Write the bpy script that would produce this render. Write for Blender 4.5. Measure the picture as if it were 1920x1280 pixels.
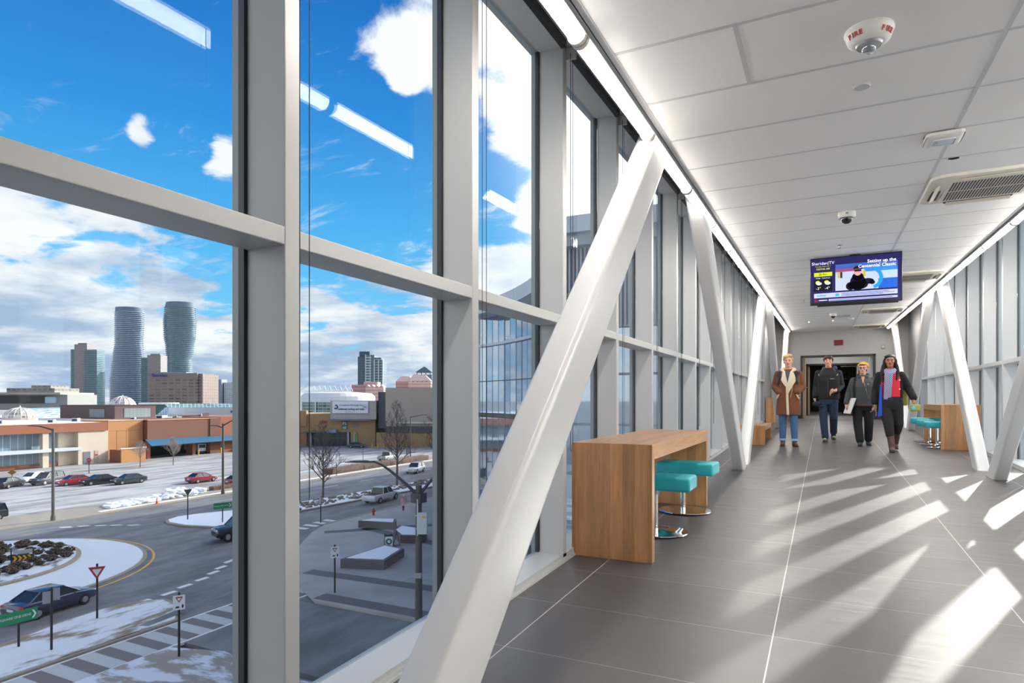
import bpy, bmesh, math, random
from mathutils import Vector, Matrix, Euler
random.seed(7)
for o in list(bpy.data.objects): bpy.data.objects.remove(o, do_unlink=True)
scn = bpy.context.scene
COL = scn.collection
R = math.radians
PI = math.pi

# ------------------------------------------------------------------ camera
YAW = R(26.31)
EYE = 1.178                      # eye height above the bridge floor at Y = 0
cd = bpy.data.cameras.new('camera'); cam = bpy.data.objects.new('camera', cd); COL.objects.link(cam)
cam.location = (0, 0, EYE); cam.rotation_euler = (PI/2, 0, YAW)
cd.sensor_width = 36; cd.lens = 1183/1920*36; cd.shift_y = 108/1920
cd.clip_start = .05; cd.clip_end = 6000
scn.camera = cam
vs = scn.view_settings
vs.view_transform = 'Standard'; vs.look = 'None'; vs.gamma = 1; vs.use_curve_mapping = False
vs.exposure = 0.68

# ------------------------------------------------------------------ sky (procedural), sun
def lin(c):
    return tuple((x/12.92 if x <= .04045 else ((x+.055)/1.055)**2.4) for x in c)
def rgb(r, g, b): return lin((r/255, g/255, b/255)) + (1,)
W = bpy.data.worlds.new('sky'); scn.world = W; W.use_nodes = True
wt = W.node_tree; wt.nodes.clear()
class NT:
    """tiny helper to wire node trees"""
    def __init__(s, t): s.t = t
    def n(s, typ, **kw):
        nd = s.t.nodes.new(typ)
        for k, v in kw.items(): setattr(nd, k, v)
        return nd
    def put(s, sock, v):
        if hasattr(v, 'is_linked') or isinstance(v, bpy.types.NodeSocket): s.t.links.new(v, sock)
        elif v is not None: sock.default_value = v
    def m(s, op, a, b=None, c=None, clamp=False):
        nd = s.n('ShaderNodeMath', operation=op, use_clamp=clamp)
        for i, v in enumerate((a, b, c)):
            if v is not None: s.put(nd.inputs[i], v)
        return nd.outputs[0]
    def vm(s, op, a, b=None):
        nd = s.n('ShaderNodeVectorMath', operation=op)
        s.put(nd.inputs[0], a)
        if b is not None: s.put(nd.inputs[1], b)
        return nd.outputs['Value'] if op in ('DOT_PRODUCT', 'LENGTH') else nd.outputs[0]
    def mr(s, v, a, b, c=0., d=1., smooth=True):
        nd = s.n('ShaderNodeMapRange', interpolation_type='SMOOTHSTEP' if smooth else 'LINEAR')
        s.put(nd.inputs['Value'], v)
        for k, x in (('From Min', a), ('From Max', b), ('To Min', c), ('To Max', d)): s.put(nd.inputs[k], x)
        return nd.outputs[0]
    def mix(s, f, a, b, blend='MIX'):
        nd = s.n('ShaderNodeMix', data_type='RGBA', blend_type=blend)
        s.put(nd.inputs['Factor'], f); s.put(nd.inputs['A'], a) if False else None
        s.put(nd.inputs[6], a); s.put(nd.inputs[7], b)
        return nd.outputs[2]
    def noise(s, vec, scale, detail=4., rough=.5, dist=0.):
        nd = s.n('ShaderNodeTexNoise')
        if vec is not None: s.put(nd.inputs['Vector'], vec)
        nd.inputs['Scale'].default_value = scale; nd.inputs['Detail'].default_value = detail
        nd.inputs['Roughness'].default_value = rough; nd.inputs['Distortion'].default_value = dist
        return nd.outputs['Fac']
    def ramp(s, f, stops, interp='LINEAR'):
        nd = s.n('ShaderNodeValToRGB'); cr = nd.color_ramp; cr.interpolation = interp
        while len(cr.elements) < len(stops): cr.elements.new(.5)
        for e, (p, c) in zip(cr.elements, stops): e.position = p; e.color = c
        s.put(nd.inputs[0], f); return nd.outputs[0]
    def sep(s, v):
        nd = s.n('ShaderNodeSeparateXYZ'); s.put(nd.inputs[0], v); return nd.outputs
    def comb(s, x, y, z):
        nd = s.n('ShaderNodeCombineXYZ')
        for i, v in enumerate((x, y, z)): s.put(nd.inputs[i], v)
        return nd.outputs[0]
w = NT(wt)
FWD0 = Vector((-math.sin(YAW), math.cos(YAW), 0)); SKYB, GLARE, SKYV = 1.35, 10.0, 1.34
SD0 = Vector((math.sin(R(22))*math.cos(R(24.6)), math.cos(R(22))*math.cos(R(24.6)), math.sin(R(24.6))))
tc = w.n('ShaderNodeTexCoord')
dirv = w.vm('NORMALIZE', tc.outputs['Generated'])
dx, dy, dz = w.sep(dirv)
zc = w.m('MAXIMUM', dz, 0.)
blue = w.ramp(zc, [(0., rgb(176, 218, 244)), (.10, rgb(128, 206, 248)), (.24, rgb(84, 180, 240)), (.38, rgb(52, 146, 222)), (.52, rgb(38, 118, 200)), (1., rgb(24, 84, 165))])
# cloud sheet: the direction projected on a flat layer
den = w.m('ADD', zc, .16)
pv = w.comb(w.m('DIVIDE', dx, den), w.m('DIVIDE', dy, den), w.m('MULTIPLY', dz, 1.6))
n1 = w.noise(pv, 2.6, 10., .60, .35)
n2 = w.noise(w.vm('ADD', pv, (3.1, 1.7, 0)), .55, 3., .5)
cov = w.m('ADD', w.m('MULTIPLY', n1, 1.15), w.m('MULTIPLY', n2, .12))
# thicker low in the sky and towards the sun, plus a few separate cumulus
cov = w.m('ADD', cov, w.mr(zc, .30, .10, 0., .17))
cov = w.m('ADD', cov, w.m('MULTIPLY', w.mr(w.vm('DOT_PRODUCT', dirv, (.21, .93, .30)), .72, .97), w.mr(zc, .03, .16, 0., .02)))
def az(x, y):                       # a direction in the sky
    v = Vector((-math.sin(YAW)+x*math.cos(YAW), math.cos(YAW)+x*math.sin(YAW), y)); return tuple(v.normalized())
for x, y, rad, s in ((-.593, .431, .026, .42), (-.57, .424, .02, .3), (-.469, .391, .034, .40), (-.53, .412, .03, -.3), (-.80, .42, .04, .15), (-.195, .545, .04, .26), (-.14, .515, .05, .3), (-.155, .48, .03, .2), (-.03, .49, .07, .2), (-.28, .54, .04, .12),
                     (.0, .40, .07, .2), (-.30, .33, .03, .15), (-.12, .235, .05, .16), (.0, .21, .09, .2), (.10, .42, .09, .22), (-.73, .26, .11, .16), (-.05, .63, .07, .12), (-.27, .62, .05, .02), (-.72, .14, .16, .12), (-.50, .13, .12, .12), (-.25, .11, .12, .10),
                     (-.60, .30, .13, -.20), (-.47, .20, .09, -.13), (-.22, .30, .13, -.16), (-.62, .58, .16, -.16), (-.27, .50, .10, -.12), (-.20, .40, .10, -.14), (-.27, .17, .08, -.08), (-.03, .36, .05, -.2), (.05, .55, .06, -.15), (-.04, .30, .04, -.12)):
    d = w.vm('DOT_PRODUCT', dirv, az(x, y))
    cov = w.m('ADD', cov, w.mr(d, math.cos(rad*1.7), 1., 0., s*.85))
wisp = w.noise(w.vm('MULTIPLY', pv, (1.2, 3.4, 1.)), 2.2, 9., .68, .6)
mask = w.m('MAXIMUM', w.mr(cov, .655, .80), w.mr(wisp, .55, .74, 0., .55))
shade = w.noise(w.vm('ADD', pv, (9., 2., 4.)), 1.1, 5., .6)
ccol = w.mix(w.mr(shade, .40, .64), rgb(166, 187, 214), rgb(250, 250, 250))
ccol = w.mix(w.mr(w.vm('DOT_PRODUCT', dirv, (.31, .83, .40)), .45, .95), ccol, (1.25, 1.25, 1.25, 1))
sky = w.mix(1., w.mix(mask, blue, ccol), (SKYV, SKYV, SKYV, 1), 'MULTIPLY')
# sky out of view brightened at right, rear and zenith as fill; sun glare
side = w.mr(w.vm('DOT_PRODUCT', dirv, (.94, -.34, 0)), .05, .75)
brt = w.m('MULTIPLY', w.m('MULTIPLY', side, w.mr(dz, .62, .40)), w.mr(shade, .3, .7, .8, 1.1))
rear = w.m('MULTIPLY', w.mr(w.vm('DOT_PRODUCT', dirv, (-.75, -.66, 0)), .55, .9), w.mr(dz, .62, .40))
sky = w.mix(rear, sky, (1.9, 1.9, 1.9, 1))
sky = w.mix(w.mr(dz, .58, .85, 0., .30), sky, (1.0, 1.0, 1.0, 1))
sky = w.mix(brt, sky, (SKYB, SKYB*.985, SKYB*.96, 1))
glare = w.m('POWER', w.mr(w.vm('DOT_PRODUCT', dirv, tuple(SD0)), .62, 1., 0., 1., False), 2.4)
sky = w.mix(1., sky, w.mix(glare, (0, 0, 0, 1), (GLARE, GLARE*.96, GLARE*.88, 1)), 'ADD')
below = w.mix(w.mr(dz, -.02, 0.), (.30, .31, .33, 1), sky)
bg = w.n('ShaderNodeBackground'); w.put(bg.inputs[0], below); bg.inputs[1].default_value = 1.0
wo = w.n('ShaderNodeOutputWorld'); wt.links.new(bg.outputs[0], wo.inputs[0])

SUN_AZ, SUN_EL = R(22.0), R(24.6)
sd = Vector((math.sin(SUN_AZ)*math.cos(SUN_EL), math.cos(SUN_AZ)*math.cos(SUN_EL), math.sin(SUN_EL)))
sl = bpy.data.lights.new('sun', 'SUN'); sl.energy = 7.6; sl.angle = R(.6); sl.color = (1, .95, .88)
so = bpy.data.objects.new('sun', sl); COL.objects.link(so); so.rotation_euler = (-sd).to_track_quat('-Z', 'Y').to_euler()
so.location = (20, 40, 40)

# ------------------------------------------------------------------ helpers
SL = .02576                       # the bridge floor and ceiling climb gently to the far end
GZ = EYE-12.5                     # street level below
FWD = Vector((-math.sin(YAW), math.cos(YAW), 0)); RGT = Vector((math.cos(YAW), math.sin(YAW), 0))
class MB:
    def __init__(s): s.bm = bmesh.new()
    def box(s, x0, x1, y0, y1, z0, z1):
        v = [s.bm.verts.new((x, y, z)) for z in (z0, z1) for y in (y0, y1) for x in (x0, x1)]
        for f in ((0, 2, 3, 1), (4, 5, 7, 6), (0, 1, 5, 4), (2, 6, 7, 3), (0, 4, 6, 2), (1, 3, 7, 5)): s.bm.faces.new([v[i] for i in f])
        return s
    def rbox(s, x0, x1, y0, y1, z0, z1, b, seg=2):
        t = bmesh.new(); k = MB.__new__(MB); k.bm = t; k.box(x0, x1, y0, y1, z0, z1)
        bmesh.ops.bevel(t, geom=t.edges[:], offset=b, segments=seg, affect='EDGES', profile=.5)
        s.add(t); return s
    def add(s, t, mat=None):
        m = {}
        for v in t.verts: m[v] = s.bm.verts.new(mat @ v.co if mat else v.co)
        for f in t.faces:
            try: s.bm.faces.new([m[v] for v in f.verts])
            except ValueError: pass
        t.free(); return s
    def hexa(s, b, t):               # two quads, bottom and top
        v = [s.bm.verts.new(p) for p in list(b)+list(t)]
        for f in ((3, 2, 1, 0), (4, 5, 6, 7), (0, 1, 5, 4), (1, 2, 6, 5), (2, 3, 7, 6), (3, 0, 4, 7)): s.bm.faces.new([v[i] for i in f])
        return s
    def rings(s, rs, cap=True, close=False):
        V = [[s.bm.verts.new(p) for p in r] for r in rs]
        n = len(V[0])
        for a, b in zip(V, V[1:]+([V[0]] if close else [])):
            for i in range(n): s.bm.faces.new((a[i], a[(i+1) % n], b[(i+1) % n], b[i]))
        if cap and not close:
            s.bm.faces.new(V[0][::-1]); s.bm.faces.new(V[-1])
        return s
    def cone(s, a, b, ra, rb=None, n=12, cap=True):
        a, b = Vector(a), Vector(b); rb = ra if rb is None else rb
        d = (b-a).normalized(); u = d.orthogonal().normalized(); v = d.cross(u)
        c = [(math.cos(2*PI*i/n), math.sin(2*PI*i/n)) for i in range(n)]
        return s.rings([[a+(u*x+v*y)*ra for x, y in c], [b+(u*x+v*y)*rb for x, y in c]], cap)
    def tube(s, pts, r, n=8, cap=True):
        pts = [Vector(p) for p in pts]; rr = r if isinstance(r, (list, tuple)) else [r]*len(pts)
        out = []; u = None
        for i, p in enumerate(pts):
            d = (pts[min(i+1, len(pts)-1)]-pts[max(i-1, 0)]).normalized()
            u = d.orthogonal().normalized() if u is None else (u-d*u.dot(d)).normalized()
            v = d.cross(u)
            out.append([p+(u*math.cos(2*PI*k/n)+v*math.sin(2*PI*k/n))*rr[i] for k in range(n)])
        return s.rings(out, cap)
    def lathe(s, prof, c=(0, 0, 0), n=24):   # prof: (radius, z)
        c = Vector(c)
        return s.rings([[c+Vector((max(r, 1e-4)*math.cos(2*PI*i/n), max(r, 1e-4)*math.sin(2*PI*i/n), z)) for i in range(n)] for r, z in prof])
    def ball(s, c, r, n=10, sc=(1, 1, 1), m=None):
        t = bmesh.new(); bmesh.ops.create_uvsphere(t, u_segments=n*2, v_segments=n, radius=r)
        M = Matrix.Translation(Vector(c)) @ (m or Matrix()) @ Matrix.Diagonal((*sc, 1))
        return s.add(t, M)
    def prism(s, poly, z0, z1):
        a = [s.bm.verts.new((x, y, z0)) for x, y in poly]; b = [s.bm.verts.new((x, y, z1)) for x, y in poly]
        n = len(poly)
        s.bm.faces.new(a[::-1]); s.bm.faces.new(b)
        for i in range(n): s.bm.faces.new((a[i], a[(i+1) % n], b[(i+1) % n], b[i]))
        return s
    def prismM(s, poly, d0, d1, M):          # polygon in the local xy plane, thickness along z, placed with M
        t = MB(); t.prism(poly, d0, d1); return s.add(t.bm, M)
    def capsule(s, a, b, ra, rb=None, n=8):
        rb = ra if rb is None else rb
        s.cone(a, b, ra, rb, n*2); s.ball(a, ra, n); s.ball(b, rb, n); return s
    def xf(s, M):
        bmesh.ops.transform(s.bm, matrix=M, verts=s.bm.verts); return s
    def shear(s):
        for v in s.bm.verts: v.co.z += SL*v.co.y
        return s
    def build(s, name, mat, parent=None, loc=None, smooth=False, bevel=0., rotz=0., shear=False, seg=2, remesh=0., sm=0):
        if shear: s.shear()
        if loc is not None and parent is None:
            bmesh.ops.translate(s.bm, verts=s.bm.verts, vec=-Vector(loc))
        elif loc is not None:
            bmesh.ops.translate(s.bm, verts=s.bm.verts, vec=-Vector(loc))
        bmesh.ops.recalc_face_normals(s.bm, faces=s.bm.faces)
        me = bpy.data.meshes.new(name); s.bm.to_mesh(me); s.bm.free()
        o = bpy.data.objects.new(name, me); COL.objects.link(o)
        if remesh:
            md = o.modifiers.new('r', 'REMESH'); md.mode = 'VOXEL'; md.voxel_size = remesh
            if sm:
                m2 = o.modifiers.new('s', 'SMOOTH'); m2.iterations = sm; m2.factor = .5
            dg = bpy.context.evaluated_depsgraph_get()
            nm = bpy.data.meshes.new_from_object(o.evaluated_get(dg))
            o.modifiers.clear(); o.data = nm; bpy.data.meshes.remove(me); me = nm; me.name = name
            smooth = True
        me.materials.clear(); me.materials.append(mat)
        if smooth:
            for p in me.polygons: p.use_smooth = True
            if not remesh:
                try: me.set_sharp_from_angle(angle=R(40))
                except Exception: pass
        if bevel:
            md = o.modifiers.new('bevel', 'BEVEL'); md.width = bevel; md.segments = seg; md.limit_method = 'ANGLE'; md.angle_limit = R(40)
        if parent is not None: o.parent = parent
        elif loc is not None: o.location = loc
        if rotz and parent is None: o.rotation_euler.z = rotz
        return o
def tag(o, label=None, cat=None, group=None, kind=None):
    if label: o['label'] = label
    if cat: o['category'] = cat
    if group: o['group'] = group
    if kind: o['kind'] = kind
    return o
def thing(name, label, cat, loc=(0, 0, 0), rotz=0., group=None, kind=None):
    o = bpy.data.objects.new(name, None); COL.objects.link(o); o.empty_display_size = .2
    o.location = loc; o.rotation_euler = (0, 0, rotz)
    return tag(o, label, cat, group, kind)
KIDS = {}
def dup(root, loc, rotz=None, label=None, group=None, sc=None):
    r = root.copy(); COL.objects.link(r); r.location = loc
    if rotz is not None: r.rotation_euler = (0, 0, rotz)
    if sc: r.scale = (sc, sc, sc)
    if label: r['label'] = label
    if group: r['group'] = group
    for ch in root.children:
        c = ch.copy(); COL.objects.link(c); c.parent = r
        for g in ch.children:
            d = g.copy(); COL.objects.link(d); d.parent = c
    return r
def text(name, s, size, mat, parent, M, ext=.002, align='CENTER', shear=0., space=1., bold=0., sx=1.):
    cu = bpy.data.curves.new(name, 'FONT'); cu.body = s; cu.size = size; cu.extrude = ext; cu.align_x = align; cu.align_y = 'CENTER'
    cu.shear = shear; cu.space_character = space; cu.offset = bold; cu.resolution_u = 3
    t = bpy.data.objects.new(name, cu); COL.objects.link(t)
    dg = bpy.context.evaluated_depsgraph_get()
    me = bpy.data.meshes.new_from_object(t.evaluated_get(dg)); bpy.data.objects.remove(t, do_unlink=True); bpy.data.curves.remove(cu)
    me.transform(M @ Matrix.Diagonal((sx, 1, 1, 1))); me.materials.clear(); me.materials.append(mat); me.name = name
    o = bpy.data.objects.new(name, me); COL.objects.link(o); o.parent = parent
    return o
def facing(x, y, z, rz=0.):         # text / plate plane that stands upright and faces local -Y
    return Matrix.Translation((x, y, z)) @ Matrix.Rotation(rz, 4, 'Z') @ Matrix.Rotation(PI/2, 4, 'X')
ORD = ['first', 'second', 'third', 'fourth', 'fifth', 'sixth', 'seventh', 'eighth', 'ninth', 'tenth', 'eleventh', 'twelfth', 'thirteenth', 'fourteenth', 'fifteenth', 'sixteenth', 'seventeenth', 'eighteenth', 'nineteenth', 'twentieth']

# ------------------------------------------------------------------ materials
MATS = {}
def mat(name, col, rough=.5, metal=0., var=0., vscale=4., bump=0., bscale=60., spec=.5, emit=0., stretch=None, coat=0.):
    if name in MATS: return MATS[name]
    m = bpy.data.materials.new(name); m.use_nodes = True; MATS[name] = m
    t = m.node_tree; b = t.nodes['Principled BSDF']; q = NT(t)
    if len(col) == 3: col = rgb(*col)
    b.inputs['Base Color'].default_value = col; b.inputs['Roughness'].default_value = rough; b.inputs['Metallic'].default_value = metal
    b.inputs['Specular IOR Level'].default_value = spec
    if coat: b.inputs['Coat Weight'].default_value = coat; b.inputs['Coat Roughness'].default_value = .05
    vec = None
    if var or bump:
        c = q.n('ShaderNodeTexCoord'); vec = c.outputs['Object']
        if stretch: vec = q.vm('MULTIPLY', vec, stretch)
    if var:
        f = q.noise(vec, vscale, 5., .6)
        k = q.mr(f, .25, .75, 1-var, 1+var, False)
        mx = q.n('ShaderNodeMix', data_type='RGBA', blend_type='MULTIPLY'); mx.inputs['Factor'].default_value = 1
        mx.inputs[6].default_value = col; t.links.new(q.comb(k, k, k), mx.inputs[7]); t.links.new(mx.outputs[2], b.inputs['Base Color'])
    if bump:
        bp = q.n('ShaderNodeBump'); bp.inputs['Strength'].default_value = bump; bp.inputs['Distance'].default_value = .01
        t.links.new(q.noise(vec, bscale, 3., .5), bp.inputs['Height']); t.links.new(bp.outputs[0], b.inputs['Normal'])
    if emit:
        b.inputs['Emission Color'].default_value = col; b.inputs['Emission Strength'].default_value = emit
    return m
def grid_mat(name, base, win, sx, sz, fx=.6, fz=.6, rough=.5, wrough=.15, axes='xz', ox=0., oz=0., jit=.25):
    """rows of window panes in a wall: pane where both fractions are inside"""
    if name in MATS: return MATS[name]
    m = bpy.data.materials.new(name); m.use_nodes = True; MATS[name] = m
    t = m.node_tree; b = t.nodes['Principled BSDF']; q = NT(t)
    c = q.n('ShaderNodeTexCoord'); x, y, z = q.sep(c.outputs['Object'])
    h = {'x': x, 'y': y, 's': q.m('ADD', x, y)}[axes[0]]
    hx = q.m('DIVIDE', q.m('ADD', h, ox), sx); hz = q.m('DIVIDE', q.m('ADD', z, oz), sz)
    a = q.m('LESS_THAN', q.m('FRACT', hx), fx) if fx < 1 else 1.
    d = q.m('LESS_THAN', q.m('FRACT', hz), fz)
    k = q.m('MULTIPLY', a, d)
    wn = q.n('ShaderNodeTexWhiteNoise', noise_dimensions='2D'); t.links.new(q.comb(q.m('FLOOR', hx), q.m('FLOOR', hz), 0.), wn.inputs[0])
    wc = q.mix(q.m('MULTIPLY', wn.outputs[0], jit*2), rgb(*win), rgb(*base))
    t.links.new(q.mix(k, rgb(*base), wc), b.inputs['Base Color'])
    t.links.new(q.mr(k, 0., 1., rough, wrough), b.inputs['Roughness'])
    return m
def glass_mat(name, tint, base=.035, power=4.2, rough=0.):
    if name in MATS: return MATS[name]
    m = bpy.data.materials.new(name); m.use_nodes = True; MATS[name] = m
    t = m.node_tree; t.nodes.clear(); q = NT(t)
    lw = q.n('ShaderNodeLayerWeight'); lw.inputs[0].default_value = .5
    f = q.m('ADD', q.m('MULTIPLY', q.m('POWER', lw.outputs['Facing'], power), 1-base), base, clamp=True)
    tr = q.n('ShaderNodeBsdfTransparent'); tr.inputs[0].default_value = tint
    gl = q.n('ShaderNodeBsdfGlossy'); gl.inputs['Color'].default_value = (.9, .95, 1, 1); gl.inputs['Roughness'].default_value = rough
    mx = q.n('ShaderNodeMixShader'); q.put(mx.inputs[0], f); t.links.new(tr.outputs[0], mx.inputs[1]); t.links.new(gl.outputs[0], mx.inputs[2])
    out = q.n('ShaderNodeOutputMaterial'); t.links.new(mx.outputs[0], out.inputs[0])
    return m
white = mat('white_paint', (216, 215, 212), .35, var=.02, vscale=3)
frame_m = mat('frame_paint', (184, 185, 185), .38)
brace_m = mat('brace_paint', (208, 208, 208), .32, var=.03, vscale=1.2, bump=.03, bscale=300)
tile_m = mat('ceiling_board', (243, 242, 240), .9, bump=.25, bscale=420)
grid_m = mat('ceiling_grid', (206, 206, 207), .5)
wall_m = mat('wall_paint', (172, 172, 172), .7, var=.02)
wallg_m = mat('wall_grey', (140, 140, 143), .6)
black_m = mat('black_rubber', (22, 23, 26), .45)
dark_m = mat('dark_metal', (34, 34, 38), .4)
gasket_m = mat('gasket', (30, 32, 36), .35)
edge_m = mat('glass_edge_strip', (150, 158, 156), .3)
alu_m = mat('aluminium', (176, 178, 180), .3, .6)
chrome_m = mat('chrome', (225, 226, 228), .06, 1.)
glass_m = glass_mat('window_glass', (.95, .98, .97, 1), .02, 5.)
tint_m = glass_mat('tinted_window_glass', (.68, .70, .705, 1), .010, 5.8)   # tint added on the left side to dim the view outside
brown_m = mat('bronze_slot', (74, 66, 62), .5)
red_m = mat('red_lettering', (176, 40, 38), .5)
# ------------------------------------------------------------------ bridge shell
XL, XLG, XR, XRG = -1.545, -1.72, 2.27, 2.44
Y0, Y1, YE = -4.5, 19.49, 22.0      # back of the corridor, end of the glazing, end wall
ZC, ZH, ZT0, ZT1 = 2.744, 3.41, 1.672, 1.730   # ceiling, window head (follow the slope); transom (level)
ZE = SL*YE
def struct(o): o['kind'] = 'structure'; return o

def floor_material():
    m = bpy.data.materials.new('porcelain_floor'); m.use_nodes = True
    t = m.node_tree; b = t.nodes['Principled BSDF']; q = NT(t)
    c = q.n('ShaderNodeTexCoord'); P = c.outputs['Object']; x, y, z = q.sep(P)
    fx = q.m('DIVIDE', q.m('ADD', x, .212), 1.077); fy = q.m('DIVIDE', q.m('SUBTRACT', y, 2.534), .6155)
    ax = q.m('MULTIPLY', q.m('ABSOLUTE', q.m('SUBTRACT', fx, q.m('ROUND', fx))), 1.077)
    ay = q.m('MULTIPLY', q.m('ABSOLUTE', q.m('SUBTRACT', fy, q.m('ROUND', fy))), .6155)
    gx = q.m('LESS_THAN', ax, .0028); gy = q.m('LESS_THAN', ay, .0024)
    wn = q.n('ShaderNodeTexWhiteNoise', noise_dimensions='2D'); t.links.new(q.comb(q.m('FLOOR', fx), q.m('FLOOR', fy), 0.), wn.inputs[0])
    st = q.noise(q.vm('MULTIPLY', P, (2., 26., 1.)), 1.6, 6., .65)
    cl = q.noise(P, 1.3, 4., .5)
    k = q.m('ADD', q.m('ADD', q.mr(wn.outputs[0], 0., 1., .92, 1.06, False), q.mr(st, .3, .7, -.09, .09, False)), q.mr(cl, .3, .7, -.07, .07, False))
    base = q.mix(1., rgb(90, 86, 86), q.comb(k, k, k), 'MULTIPLY')
    base = q.mix(gy, base, rgb(142, 136, 133)); base = q.mix(gx, base, rgb(186, 182, 178))
    t.links.new(base, b.inputs['Base Color'])
    t.links.new(q.mr(st, .3, .7, .34, .46, False), b.inputs['Roughness'])
    b.inputs['Specular IOR Level'].default_value = .45
    return m
floor_m = floor_material()
f = struct(MB().box(XLG-.06, XRG+.06, Y0, YE, -.06, 0).build('floor', floor_m, shear=True))
struct(MB().box(XLG-.1, XRG+.1, Y0, YE, -.75, -.06).build('trim_1', mat('slab_edge', (150, 152, 155), .5), shear=True))
# ceiling: mineral boards set between exposed bars
CX0, CX1, CM = -.925, 1.625, .735
cm = MB(); gm = MB()
ys = [2.912+.6112*k for k in range(-12, 32)]
ys = [Y0]+[y for y in ys if Y0+.2 < y < YE-.2]+[YE]
for a, b in zip(ys, ys[1:]):
    spans = [(CX0+.02, CM), (CM, CX1-.02)]
    if abs(a-2.912) < .01 or abs(a-(2.912+.6112*17)) < .01: spans = [(CX0+.02, -.35), (-.35, CM), (CM, CX1-.02)]
    for x0, x1 in spans: cm.box(x0+.009, x1-.009, a+.009, b-.009, ZC, ZC+.02)
    gm.box(CX0, CX1, b-.011, b+.011, ZC-.0012, ZC+.03)
    if len(spans) == 3: gm.box(-.361, -.339, a, b, ZC-.0012, ZC+.03)
gm.box(CM-.011, CM+.011, Y0, YE, ZC-.0016, ZC+.03)
gm.box(CX0, CX0+.03, Y0, YE, ZC-.002, ZC+.03); gm.box(CX1-.03, CX1, Y0, YE, ZC-.002, ZC+.03)
ce = struct(cm.build('ceiling', tile_m, shear=True)); gm.build('ceiling_grid', grid_m, ce, shear=True)
MB().box(CX0, CX1, Y0, YE, ZC+.031, ZC+.06).build('ceiling_backing', mat('dark_void', (70, 70, 72), .9), ce, shear=True)
# light cove beside the ceiling on both sides, roof above
for i, (s, c, g) in enumerate(((1, CX0, XLG), (-1, CX1, XRG))):
    t = MB().box(min(c, c-s*.13), max(c, c-s*.13), Y0, YE, ZC+.03, ZH+.02)
    struct(t.build('trim_%d' % (2+i), brown_m, shear=True))
    e = g+s*.30
    struct(MB().box(min(g-s*.08, e), max(g-s*.08, e), Y0, YE, ZH+.02, ZH+.08).build('trim_%d' % (4+i), white, shear=True))
    struct(MB().box(min(e, c), max(e, c), Y0, YE, ZH+.02, ZH+.08).build('trim_%d' % (7+i), brown_m, shear=True))
struct(MB().box(XLG-.12, XRG+.12, Y0, YE, ZH+.08, ZH+.7).build('trim_6', mat('roof_edge', (190, 192, 194), .5), shear=True))

# curtain wall: one window per bay, each with its mullion, upper and lower pane, transom, sill and head
BAY0, BAY = 1.487, 1.2
def window(n, k, left):
    xf, xg = (XL, XLG) if left else (XR, XRG)
    s = 1 if left else -1
    y0 = BAY0+BAY*k; y1 = y0+BAY; z0 = SL*y0
    o = struct(thing('window_%d' % n, None, None, (xg, y0, z0)))
    def b(m, xa, xb, ya, yb, za, zb): m.box(min(xa, xb), max(xa, xb), ya, yb, za, zb); return m
    L = (xg, y0, z0)
    ze = .05+z0; zh = ZH+z0
    m = MB(); b(m, xg+s*.004, xf, y0, y0+.064, z0-.0, zh+.03)
    m.build('mullion', frame_m, o, L, bevel=.004)
    m = MB()
    for ya, yb in ((y0-.02, y0+.0),):
        b(m, xg-s*.022, xg+s*.004, y0-.013, y0, ze, zh)
    m.build('gasket', gasket_m, o, L)
    m = MB(); b(m, xg-s*.05, xg-s*.022, y0-.013, y0+.064, z0-.1, zh+.1)
    m.build('outer_cap', edge_m, o, L)
    m = MB(); b(m, xg+s*.004, xf-s*.0005, y0+.064, y1, ZT0, ZT1); m.build('transom', frame_m, o, L, bevel=.003)
    m = MB()
    def sheared(xa, xb, za, zb):
        x0, x1 = min(xa, xb), max(xa, xb)
        d = SL*(y1-y0)
        m.hexa([(x0, y0, za+z0), (x1, y0, za+z0), (x1, y1, za+z0+d), (x0, y1, za+z0+d)], [(x0, y0, zb+z0), (x1, y0, zb+z0), (x1, y1, zb+z0+d), (x0, y1, zb+z0+d)])
    sheared(xg-s*.03, xf, .012, .052); sheared(xg, xf+s*.012, 0., .014); sheared(xg, xf+s*.004, .014, .03)
    m.build('sill', frame_m, o, L)
    m = MB(); sheared(xg-s*.03, xf, ZH-.0, ZH+.05); m.build('head', frame_m, o, L)
    for nm, za, zb in (('lower_pane', z0+.04, ZT0+.02), ('upper_pane', ZT1-.02, zh+.03)):
        m = MB(); b(m, xg-s*.012, xg, y0+.002, y1-.002, za, zb); m.build(nm, tint_m if left else glass_m, o, L)
    return o
nb = 0
for left in (True, False):
    for k in range(-1 if left else 1, 15):
        nb += 1; window(nb, k, left)
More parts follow.
